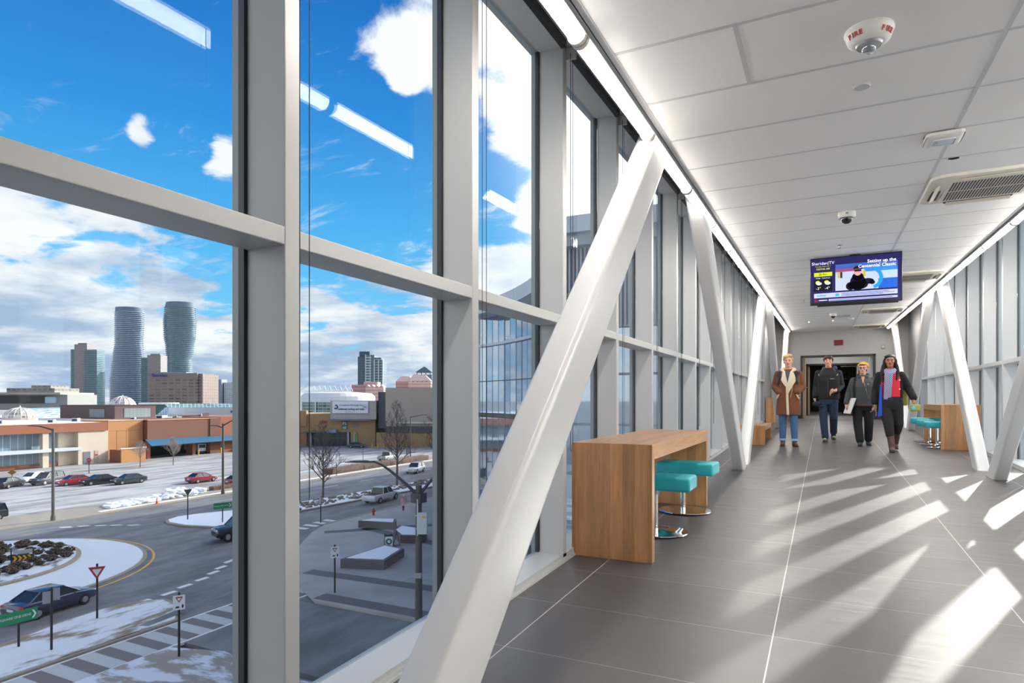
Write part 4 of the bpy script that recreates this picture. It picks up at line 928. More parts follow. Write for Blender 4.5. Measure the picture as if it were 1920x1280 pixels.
o = tower('small_tower', 'small dull pink apartment slab left of the teal condo tower', -427, 600); P(o, 'walls', teal_w('slab_pink', (150, 140, 140), (104, 108, 118), 2.4, 3., .6, .5), -2.4, 5.5, 0, 12, GZ, 8); P(o, 'wing', teal_w('slab_blue', (130, 142, 154), (96, 106, 120), 2.4, 3., .6, .5), -5.4, -2.4, 1, 12, GZ, 4.6)
def condo(label, right, ahead, w0, w1, w2, top, l_dz, r_dz):
    o = tower('condo_tower', label, right, ahead)
    gl = teal_w('condo_teal', (98, 130, 136), (48, 84, 98), 3.2, 2.9, .86, .62); bg_ = teal_w('condo_beige', (142, 134, 132), (96, 96, 104), 3.0, 2.9, .6, .55)
    P(o, 'left_wing', gl, w0[0], w0[1], 4, 24, GZ, top-l_dz); P(o, 'core', bg_, w1[0], w1[1], 2, 22, GZ, top); 
    if w2: P(o, 'right_wing', gl, w2[0], w2[1], 0, 20, GZ, top-r_dz)
    s = MB()
    for ww, dz_, y in ((w0, l_dz, 4),)+(((w2, r_dz, 0),) if w2 else ()):
        z = GZ+10
        while z < top-dz_: s.box(ww[0]-.9, ww[1]+(.9 if ww is w2 else 0), y-1.2, y+16, z-GZ, z-GZ+.35); z += 2.9
    s.build('balconies', tone('balcony_grey', (150, 166, 172)), o); P(o, 'crown', tone('crown_grey', (140, 140, 146)), w1[0]+3, w1[1]-3, 6, 16, top, top+2.5)
condo('teal and beige condo tower left of the two curvy towers', -680, 1000, (-22, -12), (-15, 5), (2, 22), 88.2, 8, 8.5)
condo('teal condo tower standing between the two curvy towers', -603, 1050, (-16.5, -3), (-5, 17), None, 74.5, 4, 0)
def curvy(label, right, ahead, prof, zt, glassm, slabm, floors, crown):
    o = tower('curvy_tower', label, right, ahead, grp='pair of curvy towers')
    def at(z):                      # interpolated centre and half width
        for (za, ca, wa), (zb, cb, wb) in zip(prof, prof[1:]):
            if za <= z <= zb:
                u = (z-za)/(zb-za); u = u*u*(3-2*u)
                return ca+(cb-ca)*u, wa+(wb-wa)*u
        return prof[-1][1:] if z > prof[-1][0] else prof[0][1:]
    def ring(z, e=0., n=40):
        c, w_ = at(z); d = 23.
        return [(c+(w_+e)*math.cos(2*PI*i/n), d+(d*.92+e)*math.sin(2*PI*i/n), z-GZ) for i in range(n)]
    zs = [GZ+(zt-GZ)*k/44 for k in range(45)]
    MB().rings([ring(z, -1.5) for z in zs]).build('glass_shaft', glassm, o, smooth=True)
    s = MB(); 
    for k in range(floors):
        z = GZ+8+(zt-crown-GZ-8)*k/(floors-1)
        s.rings([ring(z), [(x, y, zz+.9) for x, y, zz in ring(z)]])
    s.build('balcony_slabs', slabm, o); MB().rings([ring(zt-crown, -.9), ring(zt, -.9)]).build('crown', tone('crown_slate', (108, 124, 142), .04), o, smooth=True)
cg = grid_mat('curvy_glass', (92, 112, 134), (62, 84, 110), 3., 3., .8, .7, .3, .1, 'sz', jit=.4)
cg2 = grid_mat('curvy_glass_teal', (106, 136, 146), (76, 106, 122), 3., 3., .85, .8, .3, .08, 'sz', jit=.4)
R0 = -709.
curvy('curvy waisted blue-grey tower, left of the pair, wider at its foot', R0, 1140, [(GZ, 0, 31.5), (32, .2, 32), (56, 1., 29.8), (80, 2.6, 27.6), (105, 3.4, 24.6), (150, 4.4, 25.4), (169, 4., 24.2)], 168.9, cg, tone('slab_bluegrey', (176, 190, 206), .03), 48, 9)
curvy('curvy bulging glass tower, right of the pair, broad at its top', -617.3, 1150, [(GZ, .2, 26), (48, -.3, 23.6), (74, -.8, 22.8), (96, -.3, 25.), (118, -.2, 28.8), (145, 0., 29.8), (169, .4, 27.4), (180, .8, 25.6)], 180, cg2, tone('slab_slate', (124, 142, 156), .03), 50, 10)
o = tower('office_block', 'brown office block with blue rooftop letters before the right curvy tower', -224, 420)
P(o, 'walls', grid_mat('office_brown', (136, 120, 110), (74, 66, 66), 4.4, 2.05, .72, .5, .6, .15, 'xz', jit=.5), -17.8, 14.5, 0, 26, GZ, 14.8); P(o, 'parapet', tone('office_parapet', (134, 120, 112)), -17.8, 14.5, -.1, 26, 14.8, 18.6); P(o, 'side_wing', grid_mat('office_side', (132, 114, 106), (84, 72, 70), 3.2, 2.05, .5, .6, .6, .2, 'sz'), 14.5, 17.4, 1.5, 24, GZ, 18.2)
text('lettering', 'Sheridan', 3.0, mat('letter_blue', (44, 60, 150), .5), o, facing(-10.6, -.2, 16.9-GZ), .1, bold=.05); P(o, 'roof_gear', tone('gear_grey', (150, 160, 170)), -14, 4, 6, 16, 18.6, 19.4)
o = tower('grey_slab', 'grey apartment slab behind the brown office, left of two', -427, 900); gs_ = teal_w('slab_grey', (142, 150, 160), (92, 102, 118), 2.8, 2.9, .6, .6)
P(o, 'walls', gs_, -13, 12.6, 0, 20, GZ, 26); P(o, 'top', gs_, -5, 12.6, 0, 18, 26, 29.3)
o = tower('grey_slab', 'paler grey apartment slab, right of the two behind the office', -403, 905); P(o, 'walls', teal_w('slab_pale', (186, 192, 198), (120, 130, 144), 2.8, 2.9, .6, .6), -10.2, 9.8, 0, 20, GZ, 25); P(o, 'top', gs_, 0, 7, 4, 16, 25, 26.4)
o = tower('low_block', 'low pinkish block at the left window edge beside the pale slab', -386, 905); P(o, 'walls', gs_, -8, -2, 0, 12, GZ, 2); P(o, 'lit_part', cream_b, -2, 10, 0, 12, GZ, 4.6)
o = tower('glass_condo', 'green glass condo tower with white balcony frames in the second window', -157.4, 700)
gc = grid_mat('condo_green', (90, 120, 126), (52, 86, 94), 2.4, 3., .8, .8, .3, .1, 'sz', jit=.3)
P(o, 'left_shaft', grid_mat('condo_slate', (74, 96, 110), (52, 74, 90), 2.4, 3., .85, .8, .3, .1, 'sz'), -14.2, -4, 2, 20, GZ, 48.5); P(o, 'penthouse', tone('condo_cap', (74, 90, 104)), -13, -1.5, 4, 18, 48.5, 54.4); P(o, 'middle_shaft', gc, -5.2, 4.6, 0, 20, GZ, 50.2); P(o, 'right_shaft', gc, 3, 14.2, 1.5, 20, GZ, 44.6); P(o, 'right_top', gc, 2, 11.6, 3, 20, 44.6, 47.4)
fr = MB()
for x0, x1, zt in ((-5.4, -4.6, 50.6), (4.2, 5., 44.8), (9, 9.6, 44.8), (13.6, 14.4, 44.8), (-.4, .2, 50)): fr.box(x0, x1, -.5, .6, 0, zt-GZ)
for k in range(17): fr.box(-5.2, 1.2, -1.0, .4, 11+2.95*k, 11.7+2.95*k); fr.box(4.4, 14.2, .8, 1.7, 9+2.95*k, 9.4+2.95*k)
fr.build('balcony_frame', tone('frame_offwhite', (214, 222, 226)), o)
pk = grid_mat('pink_stone', (222, 186, 174), (190, 150, 144), 5, 2.2, .99, .4, .7, .3, 'sz', jit=.1); pk_s = grid_mat('pink_stone_shaded', (196, 148, 146), (160, 116, 122), 5, 2.2, .99, .4, .7, .3, 'sz', jit=.1); pr = tone('pink_roof', (222, 186, 178))  # second stone is a darker copy, shade of the left wings in its colour
def gabled(o, x0, x1, y, z0, z1, n, m):
    P(o, 'bays', m, x0, x1, y, y+12, GZ, z0)
    w_ = (x1-x0)/n; t = MB()
    for i in range(n):
        a = x0+i*w_; t.rings([[(a+.1, yy, z0-GZ), (a+w_-.1, yy, z0-GZ), (a+w_/2, yy, z1-GZ)] for yy in (y, y+9)])
    t.build('gables', m, o)
o = tower('pink_office', 'pink stone office with a row of gables below the green condo', -92, 400); P(o, 'left_wing', pk_s, -10.8, -.4, 4, 20, GZ, 10.4); gabled(o, -1.0, 10.6, 0, 8.6, 10.4, 4, pk); P(o, 'upper', pk, -4, 5, 8, 18, 8.6, 12.3)
o = tower('pink_office', 'pink stone office with sloped roofs rising over the beige box', -64.6, 420); P(o, 'left_wing', pk_s, -13.2, -4, 2, 20, GZ, 13); gabled(o, -4.6, 10.6, 0, 12.6, 13.6, 5, pk)
MB().hexa([(-13.2, 2, 13-GZ), (-4, 2, 13-GZ), (-4, 16, 13-GZ), (-13.2, 16, 13-GZ)], [(-10.4, 6, 16.6-GZ), (-4.6, 6, 16.6-GZ), (-4.6, 12, 16.6-GZ), (-10.4, 12, 16.6-GZ)]).hexa([(-4.6, 1, 13.2-GZ), (10.6, 1, 13.2-GZ), (10.6, 14, 13.2-GZ), (-4.6, 14, 13.2-GZ)], [(-2, 7, 18-GZ), (6, 7, 17.4-GZ), (6, 10, 17.4-GZ), (-2, 10, 18-GZ)]).build('roof', pr, o)
o = tower('cupola', 'dark green pyramid cupola behind the right pink office', -61.7, 440, 'roof'); cgm = tone('cupola_green', (74, 100, 104))
P(o, 'drum', teal_w('cupola_glass', (120, 142, 146), (72, 98, 104), 1.5, 1.5, .8, .8), -5.2, 5.8, 0, 10, 10, 18.2); MB().hexa([(-5.6, -.4, 20-GZ), (5.6, -.4, 20-GZ), (5.6, 10.4, 20-GZ), (-5.6, 10.4, 20-GZ)], [(-.4, 4.6, 24-GZ), (.4, 4.6, 24-GZ), (.4, 5.4, 24-GZ), (-.4, 5.4, 24-GZ)]).build('roof', cgm, o)
for x in (-4.6, -1.5, 1.5, 4.6): P(o, 'post', cgm, x-.25, x+.25, .2, .7, 18, 20.1)
o = tower('tan_slab', 'narrow tan building right of the right pink office', -49.5, 432); P(o, 'walls', grid_mat('tan_fins', (200, 190, 176), (120, 124, 128), 2.2, 60, .6, .99, .6, .3, 'sz'), -4, 6, 0, 12, GZ, 16.5)
o = tower('teal_office', 'stepped teal glass office behind the white hall roof', -84, 330); tg = teal_w('teal_glass', (110, 160, 174), (86, 138, 156), 1.6, 1.6, .85, .85); P(o, 'tall_part', tg, -9, -1, 2, 16, GZ, 4.4); P(o, 'middle_part', tg, -3, 4, 0, 14, GZ, 1.6); P(o, 'low_part', tg, 2, 10, -2, 12, GZ, -1.8)
o = tower('arena_hall', 'round white roofed hall with green glass left of the banner', -70, 230)
def arc(r, z, n=18): return [(1.5+r*math.cos(R(180+180*i/n)), 16+r*.9*math.sin(R(180+180*i/n)), z-GZ) for i in range(n+1)]+[(1.5+r, 24, z-GZ), (1.5-r, 24, z-GZ)]
MB().rings([arc(13, GZ), arc(13, .2)]).build('glass_drum', grid_mat('hall_glass', (150, 170, 166), (60, 84, 82), 1.4, 1.2, .86, .7, .3, .12, 'sz', jit=.3), o)
MB().rings([arc(13.4, .0), arc(13.4, 2.2), arc(12, 3.5), arc(5, 4.0)]).build('roof', tone('hall_roof', (214, 218, 224), .02), o)
po_ = MB()
for a in (215, 250, 285, 320): po_.cone((1.5+13.5*math.cos(R(a)), 16+12.2*math.sin(R(a)), 0), (1.5+13.5*math.cos(R(a)), 16+12.2*math.sin(R(a)), .3-GZ), .28, n=8)
po_.build('columns', white, o); P(o, 'balcony', tone('hall_band', (200, 206, 210)), -13, 12, 1, 2, -5.4, -4.9)
tr = MB(); zt = 4.2-GZ
for i in range(9):
    x = -9+2.0*i
    tr.tube([(x, 12, zt), (x+1, 12, zt+2.3), (x+2, 12, zt)], .11, 4)
tr.tube([(-9, 12, zt), (9, 12, zt)], .13, 4); tr.tube([(-8, 12, zt+2.3), (8, 12, zt+2.3)], .13, 4); tr.tube([(-14, 12, zt-1.2), (-8, 12, zt+2.3)], .13, 4)
tr.build('roof_truss', white, o)
o = tower('hazy_block', 'low hazy office cluster on the horizon above the white hall truss', -105, 520); P(o, 'block', gs_, -14, -8, 0, 10, GZ, 9.6); P(o, 'long_block', tone('hazy_tan', (190, 186, 178)), -6, 26, 4, 16, GZ, 9.8); P(o, 'roof_block', tone('hazy_grey', (150, 148, 146)), 8, 16, 6, 14, 9.8, 12.4)

# ------------------------------------------------------------------ college building at the far end of the bridge
EX = EYE
o = thing('college_building', 'curved glass college building with pale fascia seen through the left windows', 'building', (-8.2, 22, GZ)); L = tuple(o.location)
# concave arc through three plan points
def circ(a, b, c):
    ax, ay, bx, by, cx_, cy_ = *a, *b, *c
    d = 2*(ax*(by-cy_)+bx*(cy_-ay)+cx_*(ay-by))
    ux = ((ax*ax+ay*ay)*(by-cy_)+(bx*bx+by*by)*(cy_-ay)+(cx_*cx_+cy_*cy_)*(ay-by))/d
    uy = ((ax*ax+ay*ay)*(cx_-bx)+(bx*bx+by*by)*(ax-cx_)+(cx_*cx_+cy_*cy_)*(bx-ax))/d
    return ux, uy, math.hypot(ax-ux, ay-uy)
cx, cy, cr = circ((-8.3, 20.6), (-12.8, 28.6), (-21.3, 36.0))
a_s, a_e = math.atan2(20.6-cy, -8.3-cx), math.atan2(36.0-cy, -21.3-cx)
NA = 26
angs = [a_s+(a_e-a_s)*i/NA for i in range(NA+1)]
def ap(a, off=0.): return (cx+(cr+off)*math.cos(a), cy+(cr+off)*math.sin(a))
fas = tone('fascia_pale', (196, 206, 214), .03); refl = mat('mirror_glass', (168, 184, 198), .03, .88, spec=1.)
ZR = EX+6.1
def wall(angs_, z0, z1, o0, o1, m, name, par=o):
    t = MB(); t.rings([[ (*ap(a, o0), z0), (*ap(a, o1), z0), (*ap(a, o1), z1), (*ap(a, o0), z1)] for a in angs_]); return t.build(name, m, par, L)
for i in range(NA):
    t = MB(); a, b = angs[i], angs[i+1]; j = .012*math.sin(i*2.3)
    pa, pb = ap(a, 1.2+j), ap(b, 1.2-j)
    t.hexa([(*pa, GZ), (*pb, GZ), (pb[0]-.02, pb[1]+.1, GZ), (pa[0]-.02, pa[1]+.1, GZ)], [(*pa, ZR-.4), (*pb, ZR-.4), (pb[0]-.02, pb[1]+.1, ZR-.4), (pa[0]-.02, pa[1]+.1, ZR-.4)])
    t.build('curtain_pane', refl, o, L)
wall(angs, ZR-.75, ZR, -.15, 1.6, fas, 'fascia'); wall(angs, EX+3.45, EX+3.62, 1.0, 1.3, fas, 'floor_band'); wall(angs, EX-1.2, EX-.9, 1.05, 1.3, dark_m, 'dark_band'); wall(angs, EX+1.15, EX+1.2, 1.12, 1.3, dark_m, 'dark_band')
mu = MB()
for i, a in enumerate(angs):
    p, q_ = ap(a, 1.172), ap(a, 1.21); d = .008
    mu.box(min(p[0], q_[0])-d, max(p[0], q_[0])+d, min(p[1], q_[1]), max(p[1], q_[1]), GZ, ZR-.7)
mu.build('mullions', mat('mullion_slate', (132, 144, 156), .4), o, L)
# straight wing beside the bridge
B(o, 'fascia', fas, -8.4, -1.8, 19.7, 24, ZR-.55, ZR); B(o, 'soffit', tone('soffit_slate', (160, 168, 174)), -8.4, -1.8, 19.9, 24, ZR-.95, ZR-.55)
rb = MB()
for i in range(46): rb.box(-8.3+i*.14, -8.3+i*.14+.06, 20.32, 20.45, EX+2.4, ZR-.9)
rb.build('ribbed_panel', tone('rib_slate', (168, 180, 190)), o, L); B(o, 'rib_backing', tone('rib_dark', (112, 124, 138)), -8.3, -1.8, 20.45, 22, EX+2.4, ZR-.9)
B(o, 'wing_glass', refl, -8.3, -1.8, 20.5, 22, GZ, EX+2.4)
tm = MB()
for z in (EX-6, EX-4.3, EX-2.6, EX-.9, EX+.8, EX+2.4): tm.box(-8.3, -1.8, 20.36, 20.55, z, z+.08)
for i in range(6): tm.box(-8.3+i*1.3, -8.24+i*1.3, 20.38, 20.5, GZ, EX+2.4)
tm.build('transoms', mat('mullion_slate', None), o, L)
blk = [(-20.9, 37.4), (-44.3, 71), (-44, 150), (12, 150), (12, 36), (-2.2, 36), (-2.2, 26), (-7.0, 26), (-10.6, 28.8), (-13.5, 32), (-17, 35.6)]
MB().prism(blk, GZ, ZR-.3).build('main_block', tone('block_slate', (150, 154, 160)), o, L); MB().prism([(-44.3, 71), (-24, 78), (-12, 150), (-44, 150)], GZ, EYE+13.4).build('shade_block', mat('block_slate', None), o, L)  # upper mass added unseen behind the fascia to shade the roundabout
B(o, 'east_block', mat('block_slate', None), 2.75, 40, 23.4, 60, GZ, ZR-.3)
# ------------------------------------------------------------------ vehicles
cglass = mat('car_glass', (34, 42, 50), .08); tyre = mat('tyre', (26, 26, 28), .8); rim = mat('rim', (176, 178, 182), .3, .7)
tail = mat('tail_light', (190, 34, 34), .3); head = mat('head_light', (224, 230, 236), .15); plate_m = mat('plate', (220, 222, 224), .5)
def ring_sec(x, w, zl, zh): return [(x, y, z) for y, z in ((-w*.86, zl), (w*.86, zl), (w*.98, zl+.12), (w, zl+(zh-zl)*.55), (w*.95, zh-.05), (w*.86, zh), (-w*.86, zh), (-w*.95, zh-.05), (-w, zl+(zh-zl)*.55), (-w*.98, zl+.12))]
KIND = {
 'sedan': dict(st=((-2.3, .74, .36, .80), (-2.2, .86, .26, .96), (-1.6, .90, .22, 1.0), (-.6, .91, .2, .97), (.9, .91, .2, .94), (1.6, .9, .22, .86), (2.15, .84, .26, .74), (2.3, .70, .36, .60)),
               gh=(-1.85, 1.15, .95, -1.05, .30, 1.43, .80, .60), ax=(-1.38, 1.38), wr=.33, hl=.64, tl=.82),
 'suv': dict(st=((-2.3, .80, .40, .95), (-2.25, .92, .32, 1.08), (-1.6, .95, .30, 1.10), (-.6, .96, .28, 1.08), (.9, .96, .28, 1.06), (1.7, .95, .30, 1.02), (2.2, .90, .34, .92), (2.32, .78, .42, .78)),
             gh=(-2.2, 1.15, 1.05, -2.0, .35, 1.74, .88, .72), ax=(-1.38, 1.42), wr=.38, hl=.82, tl=1.0),
 'pickup': dict(st=((-2.9, .86, .48, 1.0), (-2.85, .95, .40, 1.08), (-1.6, .97, .36, 1.08), (-.9, .97, .36, 1.08), (.9, .97, .36, 1.10), (1.9, .96, .36, 1.08), (2.75, .92, .40, .98), (2.88, .82, .48, .84)),
                gh=(-.95, 1.45, 1.06, -.75, .75, 1.80, .88, .74), ax=(-1.75, 1.85), wr=.40, hl=.88, tl=.92),
}
def car(label, kind, col, x, y, rz, z=0., cat='car', grp=None):
    k = KIND[kind]; name = {'sedan': 'car', 'suv': 'suv', 'pickup': 'pickup_truck'}[kind]
    o = thing(name, label, cat, (x, y, GZ+z), R(rz), grp)
    pm = mat('car_paint_%d_%d_%d' % col, col, .28, .1, coat=.6)
    b = MB().rings([ring_sec(*s) for s in k['st']]).build('body', pm, o, smooth=True, bevel=.03)
    xa, xb, z0, ta, tb, z1, w0, w1 = k['gh']
    MB().hexa([(xa, -w0, z0-.04), (xb, -w0, z0-.04), (xb, w0, z0-.04), (xa, w0, z0-.04)], [(ta, -w1, z1-.03), (tb, -w1, z1-.03), (tb, w1, z1-.03), (ta, w1, z1-.03)]).build('windows', cglass, o)
    rf = MB().rbox(ta-.06, tb+.06, -w1-.02, w1+.02, z1-.05, z1+.015, .025)
    for s in (-1, 1):
        xm = (xa+xb)/2+.05; tm_ = (ta+tb)/2
        for p, q_ in (((xa, s*w0*1.005, z0-.03), (ta, s*(w1+.005), z1-.02)), ((xb, s*w0*1.005, z0-.03), (tb, s*(w1+.005), z1-.02)), ((xm, s*w0*1.005, z0-.03), (tm_, s*(w1+.005), z1-.02))): rf.cone(p, q_, .045, .04, 6)
        if kind == 'suv': rf.cone((-.9, s*w0*1.005, z0-.03), (-.85, s*(w1+.005), z1-.02), .06, .05, 6)
    rf.build('roof', pm, o, smooth=True)
    if kind == 'pickup': MB().box(-2.7, -1.05, -.78, .78, .9, 1.095).build('cargo_bed', mat('bed_liner', (52, 40, 38), .8), o)
    fr, rr = k['st'][-1][0], k['st'][0][0]
    for s in (-1, 1):
        MB().rbox(fr-.22, fr-.03, s*.62-.15, s*.62+.15, k['hl']-.07, k['hl']+.07, .02).build('headlight', head, o); MB().rbox(rr+.03, rr+.16, s*.68-.16, s*.68+.16, k['tl']-.08, k['tl']+.08, .02).build('tail_light', tail, o)
        for a in k['ax']:
            w = MB().cone((a, s*(k['st'][3][1]-.2), k['wr']), (a, s*(k['st'][3][1]+.015), k['wr']), k['wr'], n=18).build('wheel', tyre, o, bevel=.03)
            MB().cone((a, s*(k['st'][3][1]-.1), k['wr']), (a, s*(k['st'][3][1]+.03), k['wr']), k['wr']*.62, k['wr']*.55, 14).build('rim', rim, w)
        MB().ball((xb-.28, s*(w0+.14), z0+.05), .09, 4, (.7, 1, .8)).build('mirror', pm, o)
    MB().rbox(fr-.08, fr+.0, -.42, .42, k['hl']-.24, k['hl']-.08, .02).build('grille', dark_m, o); MB().box(rr-.01, rr+.05, -.26, .26, k['tl']-.22, k['tl']-.09).build('number_plate', plate_m, o)
    return o
dk, blk_c, redc, wh, sil = (40, 44, 52), (28, 30, 34), (158, 34, 48), (226, 228, 230), (176, 178, 182)
GCAR = 'cars on the snowy parking lot'
car('dark grey car at the right end of the parked row, below the cream block wall', 'sedan', (58, 66, 72), -92.4, 58.7, -96, cat='car', grp=GCAR)
car('black sedan parked second from the right in the row', 'sedan', blk_c, -95.6, 56.2, -97, grp=GCAR)
car('red sedan in the parked row, third from its right end', 'sedan', redc, -98.2, 54.2, -94, grp=GCAR)
car('long black car parked behind the left lamp post', 'suv', (34, 38, 48), -102.6, 53.0, -70, grp=GCAR)
car('white car half hidden behind the black cars in the parked row', 'sedan', wh, -107.5, 53.6, -70, grp=GCAR)
car('dark sedan at the left end of the row showing its red tail light', 'sedan', (50, 46, 52), -103.6, 48.6, 120, grp=GCAR)
car('dark red car driving alone across the middle of the lot', 'sedan', (136, 36, 54), -84.2, 64.6, 92, grp=GCAR)
car('dark red car behind the bare hedge at the first mullion', 'sedan', (110, 40, 48), -76.8, 65.2, 92, grp=GCAR)
car('dark suv cut by the left picture edge on the lot', 'suv', (40, 50, 54), -77.0, 33.4, -92, grp=GCAR)
car('pale green pickup parked behind the brown hedge', 'pickup', (150, 164, 158), -80.0, 104.5, 100, cat='truck')
car('dark car stopped before the mall entrance doors', 'sedan', (50, 54, 62), -107.5, 127.6, 24, grp=GCAR)
car('dark blue sedan driving round the roundabout at the lower left', 'sedan', (36, 44, 78), -41.0, 21.4, 98, .02)
vn_ = car('black van at the first mullion entering the roundabout', 'suv', (34, 38, 50), -46.9, 40.0, -112, .02); vn_.scale = (1, 1, 1.22)
car('silver pickup driving past the rocky median', 'pickup', (202, 204, 208), -48.6, 62.2, 96, .01, 'truck')
car('white suv coming down the far lane beside the brown hedge', 'suv', (236, 236, 236), -62.3, 89.0, -78, .01)
car('dark car cut by the second mullion in the near lane', 'suv', (54, 52, 60), -46.1, 74.8, 92, .01)
for i, (x, y, c, lb) in enumerate(((-97.8, 143.4, (60, 64, 70), 'dark parked car below the tan strip, left of the far silver car'), (-94.6, 145.0, (190, 194, 200), 'silver parked car below the tan strip, glinting in the sun'), (-91, 146.5, (70, 76, 86), 'grey parked car below the tan strip at the right'))):
    car(lb, 'sedan', c, x, y, 60, grp='cars parked before the beige store')

# ------------------------------------------------------------------ street lamps and signs
post_m = mat('lamp_post', (84, 82, 78), .6); post_d = mat('lamp_arm', (62, 62, 68), .5); post_b = mat('sign_post', (34, 34, 38), .6)
def bez(p0, p1, p2, n=8): return [tuple(Vector(p0)*(1-t)**2+Vector(p1)*2*t*(1-t)+Vector(p2)*t*t) for t in [i/n for i in range(n+1)]]
def street_lamp(label, x, y, h, arms, r=.13, base=0.14, head_l=.75):
    o = thing('street_lamp', label, 'street lamp', (x, y, GZ+base), 0, None)
    MB().cone((0, 0, 0), (0, 0, h), r, r*.8, 10).build('pole', post_m, o, smooth=True)
    MB().cone((0, 0, 0), (0, 0, .5), r*1.5, r*1.4, 10).build('base', post_m, o)
    for dx_, dy_, rise, zs in arms:
        L_ = math.hypot(dx_, dy_); u = (dx_/L_, dy_/L_)
        pts = [(0, 0, zs)]+[(u[0]*L_*a, u[1]*L_*a, zs+rise*b) for a, b in ((.3, .42), (.55, .74), (.72, .92), (.86, 1.0), (1.0, .99))]
        MB().tube(pts, [.085, .08, .07, .06, .055, .05], 8).build('arm', post_d, o, smooth=True)
        e = pts[-1]; t = MB()
        t.rings([[(e[0]+u[0]*a-u[1]*w*s, e[1]+u[1]*a+u[0]*w*s, e[2]+z) for s, z in ((-1, -.03), (1, -.03), (.8, hz), (-.8, hz))] for a, w, hz in ((-.25, .06, .03), (0, .13, .09), (head_l*.6, .14, .07), (head_l, .05, 0))])
        t.build('lamp_head', post_d, o)
    return o
lp = street_lamp('double-armed street lamp on the near plaza, in front of the second window', -19.0, 27.42, 8.0, ((-2.45, -1.2, 1.78, 7.45), (1.8, .9, 1.8, 7.45)), .2, 0., 1.15)
MB().box(-.3, .3, -.3, .3, 7.1, 7.6).build('collar', post_d, lp); MB().cone((-2.6, -1.3, 9.3), (-2.6, -1.3, 10.1), .012, n=5).build('rod', dark_m, lp)
o = thing('junction_box', 'pale grey box strapped to the near street lamp pole', 'box', (-18.68, 27.3, -5.9), R(24))
MB().rbox(-.22, .26, -.2, .06, .1, 1.2, .02).build('cabinet', mat('box_pale', (196, 204, 204), .5), o); MB().box(.02, .2, -.205, -.2, .95, 1.05).build('sticker', mat('sign_orange', (226, 150, 60), .5), o); MB().box(-.28, -.22, -.1, .0, 0, 1.9).build('conduit', mat('box_pale', None), o)
for z in (.3, 1.0): MB().box(-.42, .0, .0, .06, z, z+.06).build('strap', alu_m, o)
o = thing('pole_bracket', 'thin horizontal rod clamped across the near street lamp pole', 'bracket', (-19, 27.42, -8.0), R(24)); MB().cone((-.78, -.22, -.3), (.72, -.22, .3), .02, n=6).build('rod', alu_m, o); MB().rbox(-.18, .18, -.25, -.14, -.14, .14, .02).build('clamp', alu_m, o)
street_lamp('street lamp with one arm at left, on the pavement before the parked row', -70.4, 36.9, 9.35, ((-1.7, -.85, .42, 9.2),), .16)
street_lamp('street lamp with two arms on the pavement before the dark red car', -70.2, 57.0, 9.2, ((-.9, -.5, .3, 8.6), (1.9, 1.0, .9, 8.9)), .16)
street_lamp('slim street lamp at the lot edge behind the white suv', -76.2, 107, 8.8, ((2.6, 1.2, .5, 8.6),), .13)
dark_g, sgreen, sred, swhite = mat('sign_back', (150, 154, 160), .5, .3), mat('sign_green', (26, 132, 84), .5), mat('sign_red_face', (168, 40, 50), .5), mat('sign_white', (226, 230, 232), .5)
def post(name, label, x, y, h, base=.14, cat='sign', rz=0., grp=None, r=.055):
    o = thing(name, label, cat, (x, y, GZ+base), rz, grp); MB().cone((0, 0, 0), (0, 0, h), r, n=8).build('post', post_b, o); MB().cone((0, 0, h), (0, 0, h+.07), r*.9, n=8).build('post_cap', post_b, o); return o
VIEW = R(40)                          # signs here roughly face the bridge
def tri(o, z, s, m, y=-.07, name='triangle'): return MB().prismM([(-s, s*.86), (s, s*.86), (0, -s*.86)], 0, .015, facing(0, y, z, 0)).build(name, m, o)
o = post('yield_sign', 'red and white yield sign on a black post beside the roundabout', -36.7, 21.5, 3.0, .17, rz=R(52))
f_ = tri(o, 2.55, .42, sred); tri(f_, 2.58, .23, mat('sign_pinkwhite', (214, 206, 212), .5), -.09, 'inner_triangle')
o = post('guide_sign', 'green SQUARE ONE DRIVE arrow sign at the lower left edge', -36.0, 17.3, 1.7, .17, rz=R(82))
f_ = MB().rbox(-.78, .78, -.08, -.05, 1.2, 1.8, .01).build('panel', sgreen, o); text('lettering', 'SQUARE ONE DRIVE', .165, swhite, f_, facing(-.15, -.085, 1.5), .004, sx=.86)
def chevron(m, x, z, s, par, y=-.09, name='arrow'): return MB().prismM([(-s*.4, s), (s*.0, s), (s*.6, 0), (0, -s), (-s*.4, -s), (s*.2, 0)], 0, .01, facing(x, y, z)).build(name, m, par)
chevron(swhite, .6, 1.5, .2, f_)
o = post('guide_sign', 'small far green arrow sign on the snowy splitter island', -54.0, 43.8, 1.9, .19, rz=R(66))
f_ = MB().rbox(-.85, .85, -.08, -.05, 1.35, 1.95, .01).build('panel', sgreen, o); text('lettering', 'SQUARE ONE DRIVE', .15, swhite, f_, facing(-.12, -.085, 1.65), .004); chevron(swhite, .66, 1.65, .2, f_)
o = post('traffic_sign', 'back of two grey sign plates on a black post, lower left', -34.1, 17.8, 3.0, .17, rz=R(60))
MB().rbox(-.36, -.03, -.04, -.02, 2.3, 2.9, .005).build('plate', dark_g, o); MB().rbox(.03, .34, .02, .04, 2.4, 3.0, .005).build('plate', dark_g, o)
